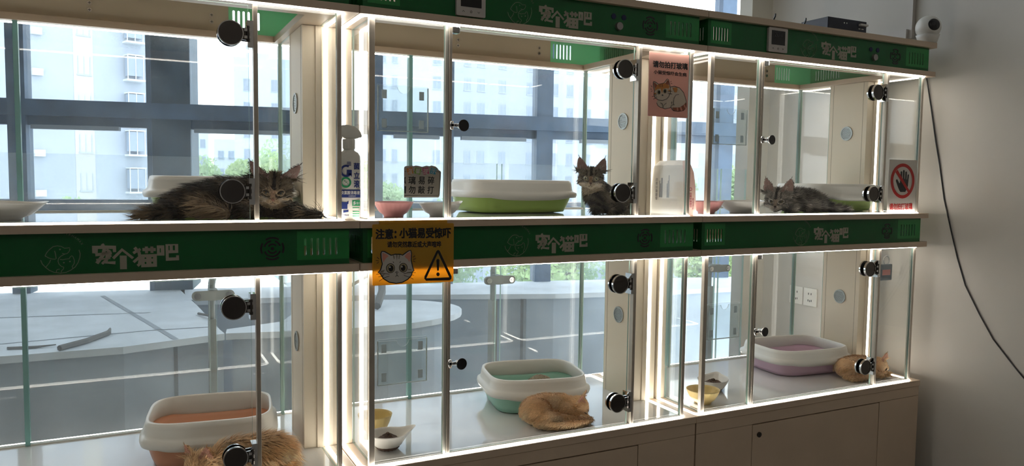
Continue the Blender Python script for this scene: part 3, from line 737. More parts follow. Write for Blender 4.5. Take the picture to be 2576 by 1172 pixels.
lines('details', [[(195,652),(220,655)], [(205,595),(220,622)], [(207,690),(225,680)], [(498,535),(508,515)], [(500,555),(522,550)], [(220,772),(285,755)], [(240,815),(295,775)], [(245,735),(290,735)], [(450,690),(525,675)], [(455,715),(520,722)], [(625,725),(580,735),(550,790),(540,860),(545,890)], [(345,870),(375,885),(380,925)], [(435,870),(400,900),(380,945)], [(515,845),(515,885)], [(500,935),(515,900),(560,892)], [(350,615),(352,575)], [(372,618),(375,570)], [(330,610),(325,580)]], .0014, outl, sg, F, y-.0015)
# hand prohibition notice on the right case
F = bil(((243,130),(668,142),(655,1015),(208,1012)), (0,0,.170,-.212))
sg = empty('no_touch_notice', (2.166, .0205, .218)); tag(sg, 'white notice with a black hand under a red prohibition ring', 'sign')
bm = bmesh.new(); plate(bm, [rrect(0,-.212,.170,0,.002)], .0025, front(0)); obj('plastic_sheet', bm, mat('white_sheet', (.74,.70,.65), .4, trans=.25), sg)
red = mat('print_red', (.50,.015,.015), .5)
art('prohibition_ring', [[ell(444,492,186,294,48), ell(444,492,148,240,48)[::-1]], [[(360,300),(552,650),(535,690),(330,345)]]], red, sg, F, y-.0004)
art('hand', [[[(340,490),(345,465),(362,463),(390,525),(402,528),(408,470),(410,340),(422,325),(436,340),(436,450),(446,450),(447,320),(460,303),(474,320),(472,455),(482,455),(484,345),(497,328),(510,345),(507,465),(515,465),(520,390),(532,376),(542,392),(528,580),(505,640),(490,676),(412,677),(395,650),(372,590)]]], black, sg, F, y)
words('caption', [('请勿拍打玻璃',240,975,608,862)], red, sg, F, y, .03)
# clear sticker with eight characters
F = bil(((168,175),(1090,165),(1160,1010),(172,1050)), (0,0,.106,-.092))
sg = empty('glass_sticker', (.136, .0340, .155)); tag(sg, 'small taupe sticker on the middle case pane with four coloured tiles', 'sticker')
so = [(170,250),(185,215),(230,195),(300,190),(370,178),(415,195),(470,175),(560,185),(640,205),(760,168),(835,185),(880,160),(1000,185),(1060,230),(1085,275),(1140,300),(1162,340),(1180,960),(1150,1008),(175,1050)]
art('sticker_film', [[so]], mat('taupe_film', (.55,.50,.43), .5, trans=.3), sg, F, -.002)
fy = -.0024
art('tiles_orange', [[[(228,262),(375,225),(420,390),(275,425)]]], mat('tile_orange',(.75,.25,.04),.5), sg, F, fy)
art('tiles_green', [[[(462,228),(620,250),(595,415),(440,385)]]], mat('tile_green',(.22,.45,.06),.5), sg, F, fy)
art('tiles_pink', [[[(650,245),(800,215),(835,385),(685,415)]]], mat('tile_magenta',(.62,.05,.20),.5), sg, F, fy)
art('tiles_blue', [[[(880,215),(1035,240),(1010,400),(858,375)]]], mat('tile_blue',(.05,.35,.55),.5), sg, F, fy)
words('tile_words', [('温',262,400,388,258),('馨',470,390,596,248),('提',672,398,812,240),('示',880,375,1015,240)], mat('pale_print',(.75,.7,.62),.5), sg, F, fy-.0004, .015)
words('sticker_words', [('璃',288,685,480,465),('易',555,675,730,465),('碎',812,670,990,450),('勿',300,935,485,720),('敲',558,925,745,715),('打',818,915,995,710)], black, sg, F, fy, .02)
lines('sticker_border', [[(175,345),(230,345)], [(425,335),(445,335)], [(620,330),(650,330)], [(1035,322),(1110,325),(1135,360),(1158,920),(1130,955),(180,998)]], .0011, black, sg, F, fy)
art('cut_letter', [[[(180,500),(215,495),(200,560),(222,685),(180,650)]], [[(182,740),(228,742),(222,940),(182,935)]]], black, sg, F, fy)

# ------------------------------------------------------------------ clear document holders on the left panes
def holder(label, x0, x1, z0, z1):
    r = empty('document_holder', (x0, .0205, z0)); tag(r, label, 'holder', 'clear holders on the case fronts'); w_, h_ = x1-x0, z1-z0
    bm = bmesh.new()
    notch = [(w_*.5+.018*math.cos(math.radians(a)), h_+.004+.020*math.sin(math.radians(a))-.003) for a in range(-5,-180,-12)]
    L = [(0,0),(w_,0),(w_,h_)] + notch + [(0,h_)]
    plate(bm, [L], .002, lambda u,v,w: (u,-.008-w,v), 0, 1)
    plate(bm, [rect_loop(0,0,w_,h_+.004)], .002, lambda u,v,w: (u,-.0015-w,v), 0, 1)
    obj('pocket', bm, [acryl, acedge], r)
    bm = bmesh.new(); box(bm, 0,w_,-.0085,-.003,0,.002); box(bm, 0,.0015,-.0085,-.003,.002,h_); box(bm, w_-.0015,w_,-.0085,-.003,.002,h_)
    obj('spacer_edge', bm, acedge, r)
    bm = bmesh.new()
    for s in (.012, w_-.026): box(bm, s, s+.014, -.0055,-.0038, h_-.034,h_-.010); box(bm, s, s+.014, -.0055,-.0038, .010,.034)
    obj('tape_pads', bm, mat('clear_tape_pad',(.7,.74,.76),.3,trans=.6), r)
holder('clear pocket on the upper middle case, above the coloured sticker', .054, .201, .248, .372)
holder('clear pocket on the upper right case, between the two left posts', 1.246, 1.398, .249, .373)
holder('clear pocket on the lower middle case, left of the door frame', .054, .201, -.469, -.342)
holder('clear pocket on the lower right case, above the yellow bowl', 1.248, 1.395, -.439, -.315)

# ------------------------------------------------------------------ disinfectant spray bottle in the gap
r = empty('spray_bottle', (-.0085, .085, .0005), .0); tag(r, 'white trigger spray bottle with navy and green lettering in the gap between cases', 'bottle')
r.scale = (1.06, 1.0, 1.06)
bm = bmesh.new(); rg = lambda w_, d_, z, e=3.2: [(x, y, z) for x, y, t in sq_ring(w_, d_, 40, e)]
loft(bm, [rg(.054,.034,0), rg(.059,.038,.004), rg(.060,.040,.02), rg(.060,.040,.155), rg(.058,.038,.168), rg(.048,.034,.176), rg(.030,.028,.182,2), rg(.028,.028,.186,2)], True, True)
obj('body', bm, whitepl, r, True)
bm = bmesh.new(); tube(bm, [(0,0,.186),(0,0,.212)], .0155, 28)
for k in range(28):
    a = 2*PI*k/28; box(bm, .0155*math.cos(a)-.0006,.0155*math.cos(a)+.0006,.0155*math.sin(a)-.0006,.0155*math.sin(a)+.0006,.187,.211)
obj('collar', bm, whitepl, r)
bm = bmesh.new(); hp = [(-.034,.226),(-.030,.246),(-.006,.250),(.014,.246),(.028,.234),(.034,.218),(.022,.216),(.018,.213),(-.014,.213),(-.020,.220)]
plate(bm, [hp], .024, lambda u,v,w: (u,.012-w,v)); bmesh.ops.dissolve_limit(bm, angle_limit=.02, verts=bm.verts, edges=bm.edges); bmesh.ops.bevel(bm, geom=[e for e in bm.edges], offset=.0022, segments=2, affect='EDGES')
obj('spray_head', bm, whitepl, r)
bm = bmesh.new(); plate(bm, [[(-.028,.218),(-.018,.218),(-.022,.200),(-.030,.184),(-.035,.186),(-.029,.202)]], .010, lambda u,v,w: (u,.005-w,v)); obj('trigger', bm, whitepl, r)
navy = mat('navy_print', (.02,.04,.20), .5); grn = mat('green_print', (.02,.32,.12), .5)
fb = lambda u, v, w: (u, -.0203-w, v)
bm = bmesh.new()
strip(bm, disc_pts(-.012,.128,.0135,n=20,a0=60,a1=330), .0055, .0003, fb); plate(bm, [[(-.010,.131),(.003,.131),(.003,.112),(-.001,.118),(-.010,.118)]], .0003, fb)
text(bm, '菌', .008,.132,.024,.150, fb, .0004, .03); text(bm, '立', .008,.108,.024,.126, fb, .0004, .03); text(bm, '滚', .008,.084,.024,.104, fb, .0004, .03)
plate(bm, [rect_loop(-.028,.058,.026,.079)], .0003, fb); plate(bm, [[(-.027,.050),(-.022,.046),(-.010,.046),(-.006,.050),(-.006,.042),(-.009,.040),(-.009,.028),(-.026,.028)]], .0003, fb); plate(bm, [[(-.020,.024),(-.006,.026),(-.006,.020),(-.020,.018)]], .0003, fb)
text(bm, '500ml', -.022,.009,-.006,.014, fb, .0004, .01)
for q in (.150,.146,.142): box(bm, -.010,.001,-.0208,-.0204,q,q+.0018)
obj('navy_print', bm, navy, r)
bm = bmesh.new(); plate(bm, [disc_pts(-.013,.098,.0145,n=28), disc_pts(-.013,.098,.0095,n=28)], .0003, fb); plate(bm, [rect_loop(.004,.036,.025,.051)], .0003, fb)
for q in (.030,.020,.014,.008): box(bm, .005,.023,-.0208,-.0204,q,q+.0022)
for a in (0,1,2): box(bm, -.018+a*.004,-.014+a*.004,-.0208,-.0204,.101-a*.004,.1025-a*.004)
obj('green_print', bm, grn, r)
bm = bmesh.new(); f2 = lambda u, v, w: (u, -.0207-w, v)
text(bm, '次氯酸消毒液', -.026,.066,.024,.076, f2, .0004, .02); text(bm, 'CHERNAT', -.006,.060,.014,.064, f2, .0004); text(bm, '多', .006,.038,.014,.049, f2, .0004, .02); text(bm,'猫犬', .015,.040,.024,.047, f2, .0004)
obj('white_print', bm, mat('print_white'), r)

# ------------------------------------------------------------------ paper bag leaning in the gap on the right
r = empty('paper_bag', (1.183, .02, .0005)); tag(r, 'crumpled white and pink paper bag wedged between the middle and right cases', 'paper bag')
bm = bmesh.new()
secs = [(0, -.030,.030, .030,.215), (.02,-.029,.029,.030,.218), (.05,-.027,.028,.032,.222), (.10,-.027,.026,.034,.224), (.15,-.024,.021,.038,.220), (.176,-.022,.013,.046,.208), (.192,-.012,.004,.060,.190)]
rings_ = []
for z, x0, x1, y0, y1 in secs:
    R_ = []
    for q in range(24):
        t = q/24*4; s = int(t); f_ = t-s
        p = [(x0+(x1-x0)*f_, y0), (x1, y0+(y1-y0)*f_), (x1-(x1-x0)*f_, y1), (x0, y1-(y1-y0)*f_)][s]
        nn = noise.noise(Vector((p[0]*30, p[1]*22, z*30)))*.0035*(.3 if z == 0 else 1)
        R_.append((p[0]+nn*.5, p[1]+nn, z+noise.noise(Vector((q*.7, z*20, 3)))*.004*(z > .16)))
    rings_.append(R_)
loft(bm, rings_, True, True)
for v in bm.verts: pass
bm.normal_update()
for f in bm.faces: f.material_index = 1 if f.normal.y < -.5 else 0
obj('bag', bm, [mat('white_paper', (.78,.75,.70), .7, trans=.2), mat('pink_paper', (.80,.58,.52), .7, trans=.2)], r)
bm = bmesh.new()
fs = lambda u, v, w: (-.0305+.006*(v > .12)+ .02*max(0, v-.13)-w, u, v)
fs2 = lambda u, v, w: (-.031-w, .20-u, v)
for (u, ln) in ((.052,.07),(.047,.07),(.042,.05),(.037,.06),(.090,.08),(.085,.06),(.080,.05)): box(bm, -.0315,-.0308,.20-u-.003,.20-u,.06,.06+ln)
text(bm, '低敏豆腐猫砂', .015,.05,.028,.13, fs2, .0004, .02, vertical=True)
obj('grey_print', bm, mat('grey_print', (.25,.25,.27), .6), r)
bm = bmesh.new(); ff_ = lambda u, v, w: (u, .0262-w+ .07*max(0, v-.04), v)
text(bm, '低敏豆腐猫砂', -.004,.028,.006,.080, ff_, .0006, .02, vertical=True); text(bm, '植物低尘', .008,.020,.014,.062, ff_, .0006, .02, vertical=True)
plate(bm, [disc_pts(.002,.092,.006,n=16), disc_pts(.002,.092,.004,n=16)], .0005, ff_)
obj('red_print', bm, mat('rose_print', (.55,.10,.16), .6), r)

# ------------------------------------------------------------------ things on top of the right case and on the wall
r = empty('network_box', (1.925, .02, zA1+.0005)); tag(r, 'black network box with white plugs on top of the right case', 'network box')
obj('housing', B(-.135,.075,.0,.13,.004,.046,bev=.002), mat('navy_black_metal', (.012,.016,.035), .35), r)
bm = bmesh.new()
for a, b in ((-.12,.02),(.05,.02),(-.12,.10),(.05,.10)): cyl(bm, (a,b,0), (a,b,.004), .006, n=12)
obj('rubber_feet', bm, blackp, r)
bm = bmesh.new()
for a in (-.050,-.036): cyl(bm, (a,.0005,.030), (a,-.0012,.030), .0028, n=12)
obj('ports', bm, chrome, r)
bm = bmesh.new(); box(bm, .030,.072,-.012,.002,.026,.034,bev=.002); box(bm,.030,.040,-.001,.001,.014,.017); box(bm,.046,.058,-.001,.001,.014,.017)
obj('plug', bm, whitepl, r)
bm = bmesh.new(); tube(bm, [(.02,.05,.045),(.025,.05,.055),(.04,.05,.058),(.055,.05,.052),(.06,.05,.044)], .0025, 8)
obj('cable', bm, mat('teal_cable', (.05,.18,.22), .4), r)
for (x, lab) in ((1.522,'short black cable end poking up above the right case thermostat'),(1.675,'short black cable end poking up left of the black network box')):
    bm = bmesh.new(); tube(bm, [(x,.03,zA1+.003),(x+.01,.03,zA1+.020),(x+.016,.035,zA1+.030),(x+.026,.05,zA1+.018),(x+.045,.08,zA1+.003)], .0028, 8)
    tag(obj('cable_end', bm, blackp), lab, 'cable')
r = empty('security_camera', (2.385, .034, zA1+.0005)); r.scale = (1.12, 1.12, 1.12); tag(r, 'round white security camera with black face on the right case corner', 'security camera')
bm = bmesh.new(); loft(bm, [[(q*math.cos(2*PI*i/32), q*math.sin(2*PI*i/32), z) for i in range(32)] for q, z in ((.028,0),(.031,.003),(.036,.020),(.040,.030),(.036,.031))], True, True); obj('base', bm, whitepl, r, True)
bm = bmesh.new(); sphere(bm, (0,0,.058), .043, 36, 24); obj('head', bm, whitepl, r, True)
bm = bmesh.new(); dirn = Vector((-.42,-.90,.12)).normalized(); q = dirn.to_track_quat('Z','X').to_matrix(); cen = Vector((0,0,.058))
vr = []
for ang in (0, 6, 12, 18, 24, 29, 32):
    rad = .0437 if ang < 32 else .042
    vr.append([cen + q@Vector((rad*math.sin(math.radians(ang))*math.cos(2*PI*i/32)*1.0, rad*math.sin(math.radians(ang))*math.sin(2*PI*i/32)*(1.0), rad*math.cos(math.radians(ang)))) for i in range(32)])
loft(bm, vr[1:], True); obj('lens_face', bm, blackp, r, True)
bm = bmesh.new(); p = cen+dirn*.0438; cyl(bm, p+q@Vector((0,.006,0)), p+q@Vector((0,.006,0))+dirn*.001, .007, n=20); obj('lens', bm, mat('lens_glass',(.03,.03,.035),.05), r)
tag(obj('cable_trunking', B(2.470,2.4895,.170,.186,.75,CE-.001), mat('grey_trunking',(.58,.55,.52),.5)), 'vertical grey cable duct running up the right wall above the camera', 'cable duct')
tag(obj('cable_trunking', B(2.455,2.4895,.186,.35,.748,.789), mat('grey_trunking')), 'short horizontal duct block on the wall between network box and camera', 'cable duct')
bm = bmesh.new(); pts = [(2.483,.105,.60),(2.4865,.075,.45),(2.4865,.045,.30),(2.4865,.022,.20),(2.4865,-.005,.06),(2.4865,-.045,-.08),(2.4865,-.075,-.18),(2.4865,-.115,-.29),(2.4865,-.18,-.40),(2.4865,-.24,-.49),(2.4865,-.33,-.585),(2.4865,-.45,-.70),(2.4865,-.62,-.85)]
tube(bm, [(2.46,.20,.64),(2.475,.14,.63)]+pts, .0028, 8); tag(obj('power_cable', bm, blackp), 'thin black cable hanging down the right wall beside the case', 'cable')
bm = bmesh.new(); tube(bm, [(2.485,.335,.55),(2.486,.33,.3),(2.485,.334,.05),(2.486,.33,-.1)], .0015, 6); tag(obj('thin_cable', bm, mat('tan_cable',(.55,.42,.30),.5)), 'thin tan cable on the wall behind the right case side glass', 'cable')
r = empty('wall_socket', (2.489, .72, -.455)); tag(r, 'double white wall socket on the right wall behind the pink litter box', 'socket')
for k, yy in enumerate((.043,-.047)):
    pl_ = obj('socket_plate', B(-.007,0,yy-.042,yy+.042,-.045,.045,bev=.002), whitepl, r)
    bm = bmesh.new()
    for (a, b, c, d) in ((-.010,-.006,.012,.022),(.006,.010,.012,.022),(-.012,-.008,-.022,-.012),(.008,.012,-.022,-.012),(-.002,.002,-.024,-.014)): box(bm, -.0078,-.0068,yy+a,yy+b,c,d)
    obj('socket_holes', bm, black, pl_)
r = empty('lock_tag', (2.415,.20,-.270)); tag(r, 'small dark tag with red label hanging on a loop beside the lower right hinge', 'tag')
obj('tag_body', B(-.036,.036,-.006,.006,-.036,.036,bev=.004), mat('dark_grey_tag',(.045,.055,.06),.35), r)
bm = bmesh.new(); fn = lambda u, v, w: (u,-.0062-w,v); plate(bm, [rect_loop(-.03,-.012,.022,.012)], .0005, fn); obj('red_label', bm, mat('red_label',(.40,.13,.10),.6), r)
bm = bmesh.new(); tube(bm, [(.0+.018*math.cos(math.radians(a)), 0, .052+.020*math.sin(math.radians(a))) for a in range(-80,270,25)], .0028, 8); obj('loop', bm, mat('grey_cord',(.25,.24,.22),.6), r)
r = empty('wall_hook_cable', (2.4875,.55,.45)); tag(r, 'looped pale cable on the right wall seen through the upper right case', 'cable')
bm = bmesh.new(); tube(bm, [(0,-.03,.09),(0,.0,.05),(0,.02,.0),(0,.03,-.07),(0,.02,-.15),(0,-.03,-.21),(0,-.08,-.23)], .0022, 6); tube(bm, [(0,-.03,.09),(0,-.025,.03),(0,-.04,-.01)], .004, 6); obj('cable_loop', bm, mat('pale_cable',(.6,.58,.5),.5), r)
# ------------------------------------------------------------------ kittens
def vcol_mat(name, rough=.85, sheen=.3):
    m = bpy.data.materials.new(name); m.use_nodes = True; nt = m.node_tree; b = nt.nodes['Principled BSDF']
    a = nt.nodes.new('ShaderNodeVertexColor'); a.layer_name = 'coat'; nt.links.new(a.outputs[0], b.inputs['Base Color'])
    b.inputs['Roughness'].default_value = rough; b.inputs['Sheen Weight'].default_value = sheen
    b.inputs['Specular IOR Level'].default_value = .2
    return m
furm = vcol_mat('kitten_coat')
def add_cols(me, cols):
    ca = me.color_attributes.new('coat', 'FLOAT_COLOR', 'POINT')
    a = np.ones((len(me.vertices), 4), dtype=np.float32); a[:, :3] = cols; ca.data.foreach_set('color', a.ravel())
class Frame:
    def __init__(s, o, F, roll=0, k=1.0):
        s.o = Vector(o); s.F = Vector(F).normalized(); z = Vector((0,0,1)); s.R = s.F.cross(z).normalized(); s.U = s.R.cross(s.F)
        if roll:
            q = Matrix.Rotation(roll, 3, s.F); s.R = q@s.R; s.U = q@s.U
        s.k = k; s.M = Matrix((s.R, s.F, s.U)).transposed()      # columns right, forward, up
    def p(s, r, f, u): return s.o + (s.R*r + s.F*f + s.U*u)*s.k
def kitten(label, body, head, coat, fur_len=.013, n_fur=9000, fur_w=.0011, eyes='open', groups=None, eyecol=(.22,.19,.07), nosecol=(.16,.06,.05), seed=1, ears=1.0, ear_out=.30, flow=(0,0,0), low=.0035):
    rnd = random.Random(seed)
    bm = bmesh.new()
    def sph(c, r, M=None): sphere(bm, c, r, 16, 10, M)
    def cap(p, rp, q, rq, n=8):
        p = Vector(p); q = Vector(q)
        for i in range(n+1):
            t = i/n; rr = rp+(rq-rp)*t; sph(p.lerp(q, t), rr)
    for it in body:
        if it[0] == 's': sph(it[1], it[2], Matrix.Rotation(it[3], 3, 'Z') if len(it) > 3 else None)
        else:
            P = it[1]
            for (a, ra), (b, rb) in zip(P, P[1:]): cap(a, ra, b, rb, max(3, int((Vector(a)-Vector(b)).length/.010)))
    H = head; k = H.k; info = {'ears': []}
    E = lambda r, f, u, rx, ry, rz: sph(H.p(r, f, u), (rx*k, ry*k, rz*k), H.M)
    E(0,0,.002,.040,.036,.035); E(0,.018,-.004,.030,.020,.026); E(0,.030,-.011,.0150,.0135,.0130)     # skull, brow, bridge
    E(.009,.034,-.0190,.0105,.011,.0085); E(-.009,.034,-.0190,.0105,.011,.0085); E(0,.027,-.0275,.0115,.012,.0070)  # whisker pads and chin
    E(.026,.010,-.012,.017,.018,.016); E(-.026,.010,-.012,.017,.018,.016)                             # cheeks
    E(0,.026,.006,.010,.012,.014)
    for s in (-1, 1):
        base = Vector((s*.026, .000, .024)); tip = Vector((s*(.026+ear_out*.062), -.004, .024+.056*ears))
        info['ears'].append((H.p(*base), H.p(*tip)))
        ax = (tip-base).normalized()
        n = 13
        for i in range(n):
            t = i/(n-1); c = base.lerp(tip, t); wd = .0215*(1-t)**.62 + .0008
            out = s*(.0)
            m = H.M @ Matrix.Rotation(s*(-.25), 3, 'Z')
            for q in (-.62, 0, .62):     # slightly cupped shell
                cc = H.o + H.M@((c + Matrix.Rotation(s*-.25,3,'Z')@Vector((q*wd, -.006*(1-abs(q)*1.5)*(1-t)-.001, 0)))*k)
                sph(cc, (wd*.52*k+.0012, .0028*k, .0058*k), m)
    me0 = bpy.data.meshes.new('tmp'); bm.to_mesh(me0); bm.free()
    o = bpy.data.objects.new('tmp', me0); C.objects.link(o)
    md = o.modifiers.new('r', 'REMESH'); md.mode = 'VOXEL'; md.voxel_size = .0027
    sm = o.modifiers.new('s', 'SMOOTH'); sm.factor = .5; sm.iterations = 3
    me = bpy.data.meshes.new_from_object(o.evaluated_get(bpy.context.evaluated_depsgraph_get()))
    bpy.data.objects.remove(o); bpy.data.meshes.remove(me0)
    me.name = 'kitten'
    nv = len(me.vertices); co = np.empty(nv*3); me.vertices.foreach_get('co', co); co = co.reshape(-1,3)
    nrm = np.empty(nv*3); me.vertices.foreach_get('normal', nrm); nrm = nrm.reshape(-1,3)
    co[:,2] = np.maximum(co[:,2], floor_z); me.vertices.foreach_set('co', co.ravel())
    Hinv = H.M.transposed()
    cols = np.empty((nv,3)); fl = np.ones(nv)
    for i in range(nv):
        p = Vector(co[i]); n_ = Vector(nrm[i]); h = Hinv@((p-H.o)/k); hn = Hinv@n_
        c = None; L = 1.0
        d = h.length
        inear = h.z > .030 and abs(h.x) > .012 and abs(h.y) < .03
        if inear:
            L = .28
            if hn.y > .25: c = EARIN if coat != 'orange' else (.70,.36,.25); L = .1
            else: c = coat_col(coat, p, h, 'ear')
        elif d < .052:
            c = coat_col(coat, p, h, 'head'); L = .30 if h.y > .012 else .62
            if h.y > .024 and h.z < .004: L = .12
            if coat != 'orange' or True:
                for s in (-1,1):
                    if (h-Vector((s*.0165,.030,.0015))).length < .0095: L = 0
        else: c = coat_col(coat, p, h, 'body')
        cols[i] = c; fl[i] = L
    add_cols(me, cols); me.materials.append(furm); me.polygons.foreach_set('use_smooth', [True]*len(me.polygons))
    root = bpy.data.objects.new('kitten', me); C.objects.link(root); tag(root, label, 'kitten', groups)
    # fur tufts
    area = np.empty(len(me.polygons)); me.polygons.foreach_get('area', area); cum = np.cumsum(area); tot = cum[-1]
    pv = [tuple(p.vertices) for p in me.polygons]
    V = []; Fc = []; Cc = []
    rs = np.random.RandomState(seed)
    sel = np.searchsorted(cum, rs.rand(n_fur)*tot)
    bc = Vector(flow)
    for f in sel:
        vs = pv[min(f, len(pv)-1)]; a = vs[rnd.randrange(len(vs))]; b_ = vs[rnd.randrange(len(vs))]; t = rnd.random()
        if fl[a] <= .02: continue
        p = Vector(co[a]).lerp(Vector(co[b_]), t); n_ = Vector(nrm[a]).normalized()
        if n_.z < -.5: continue
        h = Hinv@((p-H.o)/k)
        if h.length < .06: fd = (p-H.p(0,.05,-.01)).normalized()*1.0
        else: fd = (bc-(p-H.o)*0) if bc.length > 0 else Vector((0,0,-.2))
        fd = fd + Vector((0,0,-.35)) + Vector((rnd.uniform(-.4,.4), rnd.uniform(-.4,.4), rnd.uniform(-.3,.3)))
        L = fur_len*fl[a]*rnd.uniform(.6,1.5)
        tg = fd - n_*fd.dot(n_); tg = tg.normalized() if tg.length > 1e-4 else n_.orthogonal()
        p1 = p + n_*L*.45 + tg*L*.45; p2 = p1 + n_*L*.22 + tg*L*.75
        if p2.z < floor_z+.0005: p2.z = floor_z+.0005
        if p1.z < floor_z+.0005: p1.z = floor_z+.0005
        if p2.y < .034: p2.y = .034+.001*rnd.random()
        if p1.y < .034: p1.y = .0345
        sd = tg.cross(n_).normalized()*fur_w*rnd.uniform(.6,1.4)
        i0 = len(V); V += [p-sd, p+sd, p1+sd*.8, p1-sd*.8, p2]
        Fc += [(i0,i0+1,i0+2,i0+3), (i0+3,i0+2,i0+4)]
        c = np.array(cols[a])*rnd.uniform(.78,1.25); Cc += [c*.9, c*.9, c, c, c*1.2]
    # ear tip and ear inside tufts
    for (b_, t_) in info['ears']:
        ax = (t_-b_).normalized()
        for j in range(16):
            p = t_ - ax*.004*k*rnd.random(); e = ax*rnd.uniform(.008,.016)*k + Vector((rnd.uniform(-.002,.002),0,rnd.uniform(0,.002)))
            sd = H.R*.0006; i0 = len(V); V += [p-sd, p+sd, p+e*.5+sd*.6, p+e*.5-sd*.6, p+e]; Fc += [(i0,i0+1,i0+2,i0+3),(i0+3,i0+2,i0+4)]
            c = np.array(coat_col(coat, p, Vector((0,0,.05)), 'ear'))*.8; Cc += [c]*5
        for j in range(26):
            p = b_.lerp(t_, rnd.uniform(.0,.45)) + H.F*.003*k + H.R*rnd.uniform(-.008,.008)*k
            e = (ax*rnd.uniform(.3,1) - H.R*np.sign((b_-H.o).dot(H.R))*rnd.uniform(-.2,.7) + H.F*.35).normalized()*rnd.uniform(.008,.016)*k
            sd = H.U.cross(e).normalized()*.0006; i0 = len(V); V += [p-sd, p+sd, p+e*.5+sd*.6, p+e*.5-sd*.6, p+e]; Fc += [(i0,i0+1,i0+2,i0+3),(i0+3,i0+2,i0+4)]
            c = np.array((.42,.36,.30) if coat != 'orange' else (.75,.50,.30)); Cc += [c]*5
    fm = bpy.data.meshes.new('fur'); fm.from_pydata([tuple(v) for v in V], [], Fc); add_cols(fm, np.clip(np.array(Cc), 0, 1)); fm.materials.append(furm)
    fo = bpy.data.objects.new('fur', fm); C.objects.link(fo); fo.parent = root; fo['kind'] = 'stuff'
    # face details
    eyem = mat('kitten_eye_%d' % int(eyecol[0]*100), eyecol, .08, coat=1)
    rim = mat('eye_rim_dark', (.02,.015,.012), .4)
    for s in (-1, 1):
        cpos = Vector((s*.0172,.0335,.0018)); Mr = H.M @ Matrix.Rotation(s*.42, 3, 'Z').transposed() @ Matrix.Rotation(s*-.22, 3, 'Y')
        def E2(name, rx, ry, rz, m, off, parent):
            b2 = bmesh.new(); sphere(b2, H.p(*(cpos+off)), (rx*k, ry*k, rz*k), 20, 14, Mr); return obj(name, b2, m, parent, True)
        if eyes == 'open':
            E2('eye_rim', .0088,.0042,.0084, rim, Vector((0,-.0008,0)), root)
            e = E2('eye', .0074,.0045,.0072, eyem, Vector((0,.0004,0)), root); E2('pupil', .0042,.0028,.0046, black, Vector((s*.0003,.0026,0)), e)
            E2('eye_glint', .0011,.0008,.0012, mat('print_white'), Vector((-.0018,.0055,.0022)), e)
        elif eyes == 'half':
            E2('eye_rim', .0090,.0040,.0046, rim, Vector((0,-.0008,0)), root)
            e = E2('eye', .0074,.0042,.0030, eyem, Vector((0,.0006,-.0006)), root); E2('pupil', .0038,.0028,.0026, black, Vector((0,.0026,-.0004)), e)
        else: E2('eyelid_line', .0085,.0036,.0013, rim, Vector((0,.0004,-.001)), root)
    b2 = bmesh.new(); sphere(b2, H.p(0,.0445,-.0135), (.0046*k,.0032*k,.0030*k), 14, 10, H.M); sphere(b2, H.p(0,.0443,-.0158), (.0022*k,.0024*k,.0024*k), 10, 8, H.M)
    obj('nose', b2, mat('kitten_nose_%d' % int(nosecol[0]*100), nosecol, .4), root, True)
    b2 = bmesh.new()
    for s in (-1,1): tube(b2, [H.p(0,.0450,-.0172), H.p(0,.0442,-.0210), H.p(s*.005,.0425,-.0242), H.p(s*.011,.0390,-.0232)], .0005*k, 5)
    obj('mouth', b2, rim, root)
    for s in (-1,1):
        for j in range(5):
            b2 = bmesh.new(); tube(b2, [H.p(s*.012,.0415,-.015-.002*j+.004), H.p(s*.028,.040,-.012-.004*j+.006), H.p(s*.046,.032,-.011-.007*j+.012)], [.00035,.0003,.00012], 4)
            obj('whisker', b2, mat('whisker_white', (.75,.72,.68), .4), root)
    return root
EARIN = (.31,.20,.17)
